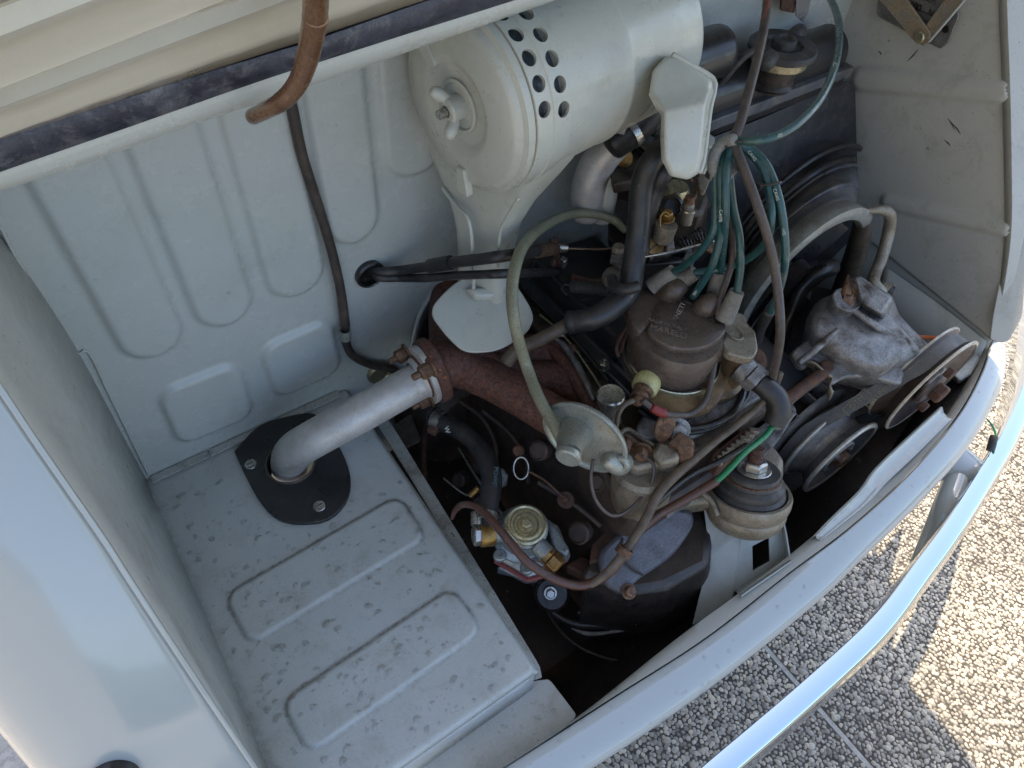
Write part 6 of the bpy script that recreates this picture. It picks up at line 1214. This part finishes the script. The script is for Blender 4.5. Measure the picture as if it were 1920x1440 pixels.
# scuffs on the right wall
for k, (a, b) in enumerate((((1790, 150), (1807, 171)), ((1777, 222), (1790, 243)), ((1786, 232), (1801, 252)), ((1890, 126), (1900, 141)), ((1722, 92), (1700, 116)), ((1770, 262), (1782, 274)), ((1646, 95), (1652, 103)))):
    build('scuff', tube_mb([P(*a, x=.9985), P((a[0] + b[0]) / 2 + 1.5, (a[1] + b[1]) / 2, x=.9985), P(*b, x=.9985)], [.0002, .0009, .0002], 6), m_oily, body, 0)
# ================================================================== rain drops
def drops(name, label, n, fn, nrm, rmin, rmax, up=Z):
    V, F = [], []; k = 0; half = [tuple(f) for f in ifc]; fa = np.array(half); ivv = iv
    for _ in range(n):
        p = fn()
        if p is None: continue
        a = rmin + (rmax - rmin) * random.random() ** 3.6; e = random.uniform(.7, 1.5); t = random.uniform(0, math.pi); N = Vector(nrm); u, v = frame(N)
        u2 = u * math.cos(t) + v * math.sin(t); v2 = N.cross(u2)
        wob = 1 + .13 * np.sin(ivv @ np.array([random.uniform(1, 4), random.uniform(1, 4), 0]) + random.random() * 6)
        q = ivv * wob[:, None]; co = np.array(p)[None] + a * (q[:, :1] * np.array(u2) * e + q[:, 1:2] * np.array(v2) + np.maximum(q[:, 2:3], -.05) * .34 * np.array(N))
        V.append(co); F.append(fa + k * len(iv)); k += 1
    V = np.concatenate(V); F = np.concatenate(F)
    me = bpy.data.meshes.new(name); me.from_pydata(V.tolist(), [], F.tolist()); me.shade_smooth(); me.materials.append(m_water)
    o = bpy.data.objects.new(name, me); COL.objects.link(o); o['kind'] = 'stuff'; o['label'] = label; o['category'] = 'rain drops'
def on_ledge():
    x, y = random.uniform(-.06, LX1 - .008), random.uniform(LY0 + .008, YB - .02)
    h = 0
    for a, b, hu, hv, th in rects:
        if float(sdf_rr(np.array(x), np.array(y), a, b, hu, hv, .016, th)) < -.001: h = .0032
    if (Vector((x, y, 0)) - Vector((ring_c.x, ring_c.y, 0))).length < .075: return None
    return (x, y, ZL + h)
drops('ledge_drops', 'rain drops scattered over the pale ledge', 850, on_ledge, Z, .0008, .0046)
def on_bulk():
    x, z = random.uniform(-.05, .99), random.uniform(.52, .93); h = 0
    for cx_, cz_, hu, hv, r_, th in bh:
        d = float(sdf_rr(np.array(x), np.array(z), cx_, cz_, hu, hv, r_, th))
        if d < -.005: h = .0062
        elif d < .005: return None
    return (x, YB - h, z)
drops('bulkhead_drops', 'fine rain drops on the ribbed bulkhead', 520, on_bulk, -Y, .0006, .0020)
drops('wall_drops', 'rain drops on the right side wall', 420, lambda: (lambda y: (.9995, y, random.uniform(.52, max(.53, rim_z(y) - .02))))(random.uniform(.18, .56)), -X, .0007, .0030)
drops('floor_drops', 'rain drops on the small floor panel', 60, lambda: (random.uniform(.09, .19), random.uniform(.09, .135), .4555), Z, .001, .003)

def drops_on(name, label, objs, n, rmin, rmax, facing=Z, thr=.1):
    pts = []
    for ob in objs:
        me = ob.data; fl = [(p.area, p.center.copy(), p.normal.copy(), [me.vertices[i].co.copy() for i in p.vertices]) for p in me.polygons]
        pts += fl
    wts = np.array([f[0] for f in pts]); wts /= wts.sum(); ch = np.random.choice(len(pts), n * 3, p=wts); V, F = [], []; k = 0; fa = np.array(ifc)
    for c in ch:
        if k >= n: break
        _, ce, nr, vs = pts[c]; e = (Vector(EYE) - ce).normalized()
        if nr.dot(e) < 0: nr = -nr
        if nr.dot(e) < .15 or nr.dot(facing) < thr: continue
        ww = np.random.dirichlet([1] * len(vs)); p = sum((v * float(q_) for v, q_ in zip(vs, ww)), Vector()); u, v = frame(nr); a = rmin + (rmax - rmin) * random.random() ** 3; t = random.uniform(.75, 1.35)
        V.append(np.array(p)[None] + a * (iv[:, :1] * np.array(u) * t + iv[:, 1:2] * np.array(v) + np.maximum(iv[:, 2:3], -.1) * .5 * np.array(nr))); F.append(fa + k * len(iv)); k += 1
    me = bpy.data.meshes.new(name); me.from_pydata(np.concatenate(V).tolist(), [], np.concatenate(F).tolist()); me.shade_smooth(); me.materials.append(m_water)
    o = bpy.data.objects.new(name, me); COL.objects.link(o); o['kind'] = 'stuff'; o['label'] = label; o['category'] = 'rain drops'
drops_on('hose_drops', 'rain drops beading on the black hoses', [h1, h2], 90, .0007, .0022)
gn = lambda *ns: [o for o in bpy.data.objects if o.name in ns]
drops_on('skin_drops', 'rain drops on the pale rear skin', gn('rear_skin'), 500, .0008, .0030, thr=.6)
drops_on('filter_drops', 'rain drops on the air cleaner', gn('drum', 'duct', 'flap'), 260, .0006, .0019)
drops_on('cover_drops', 'rain drops on the black covers and undertray', gn('sump_cover', 'undertray', 'valve_cover', 'timing_cover', 'plate'), 420, .0008, .0024)
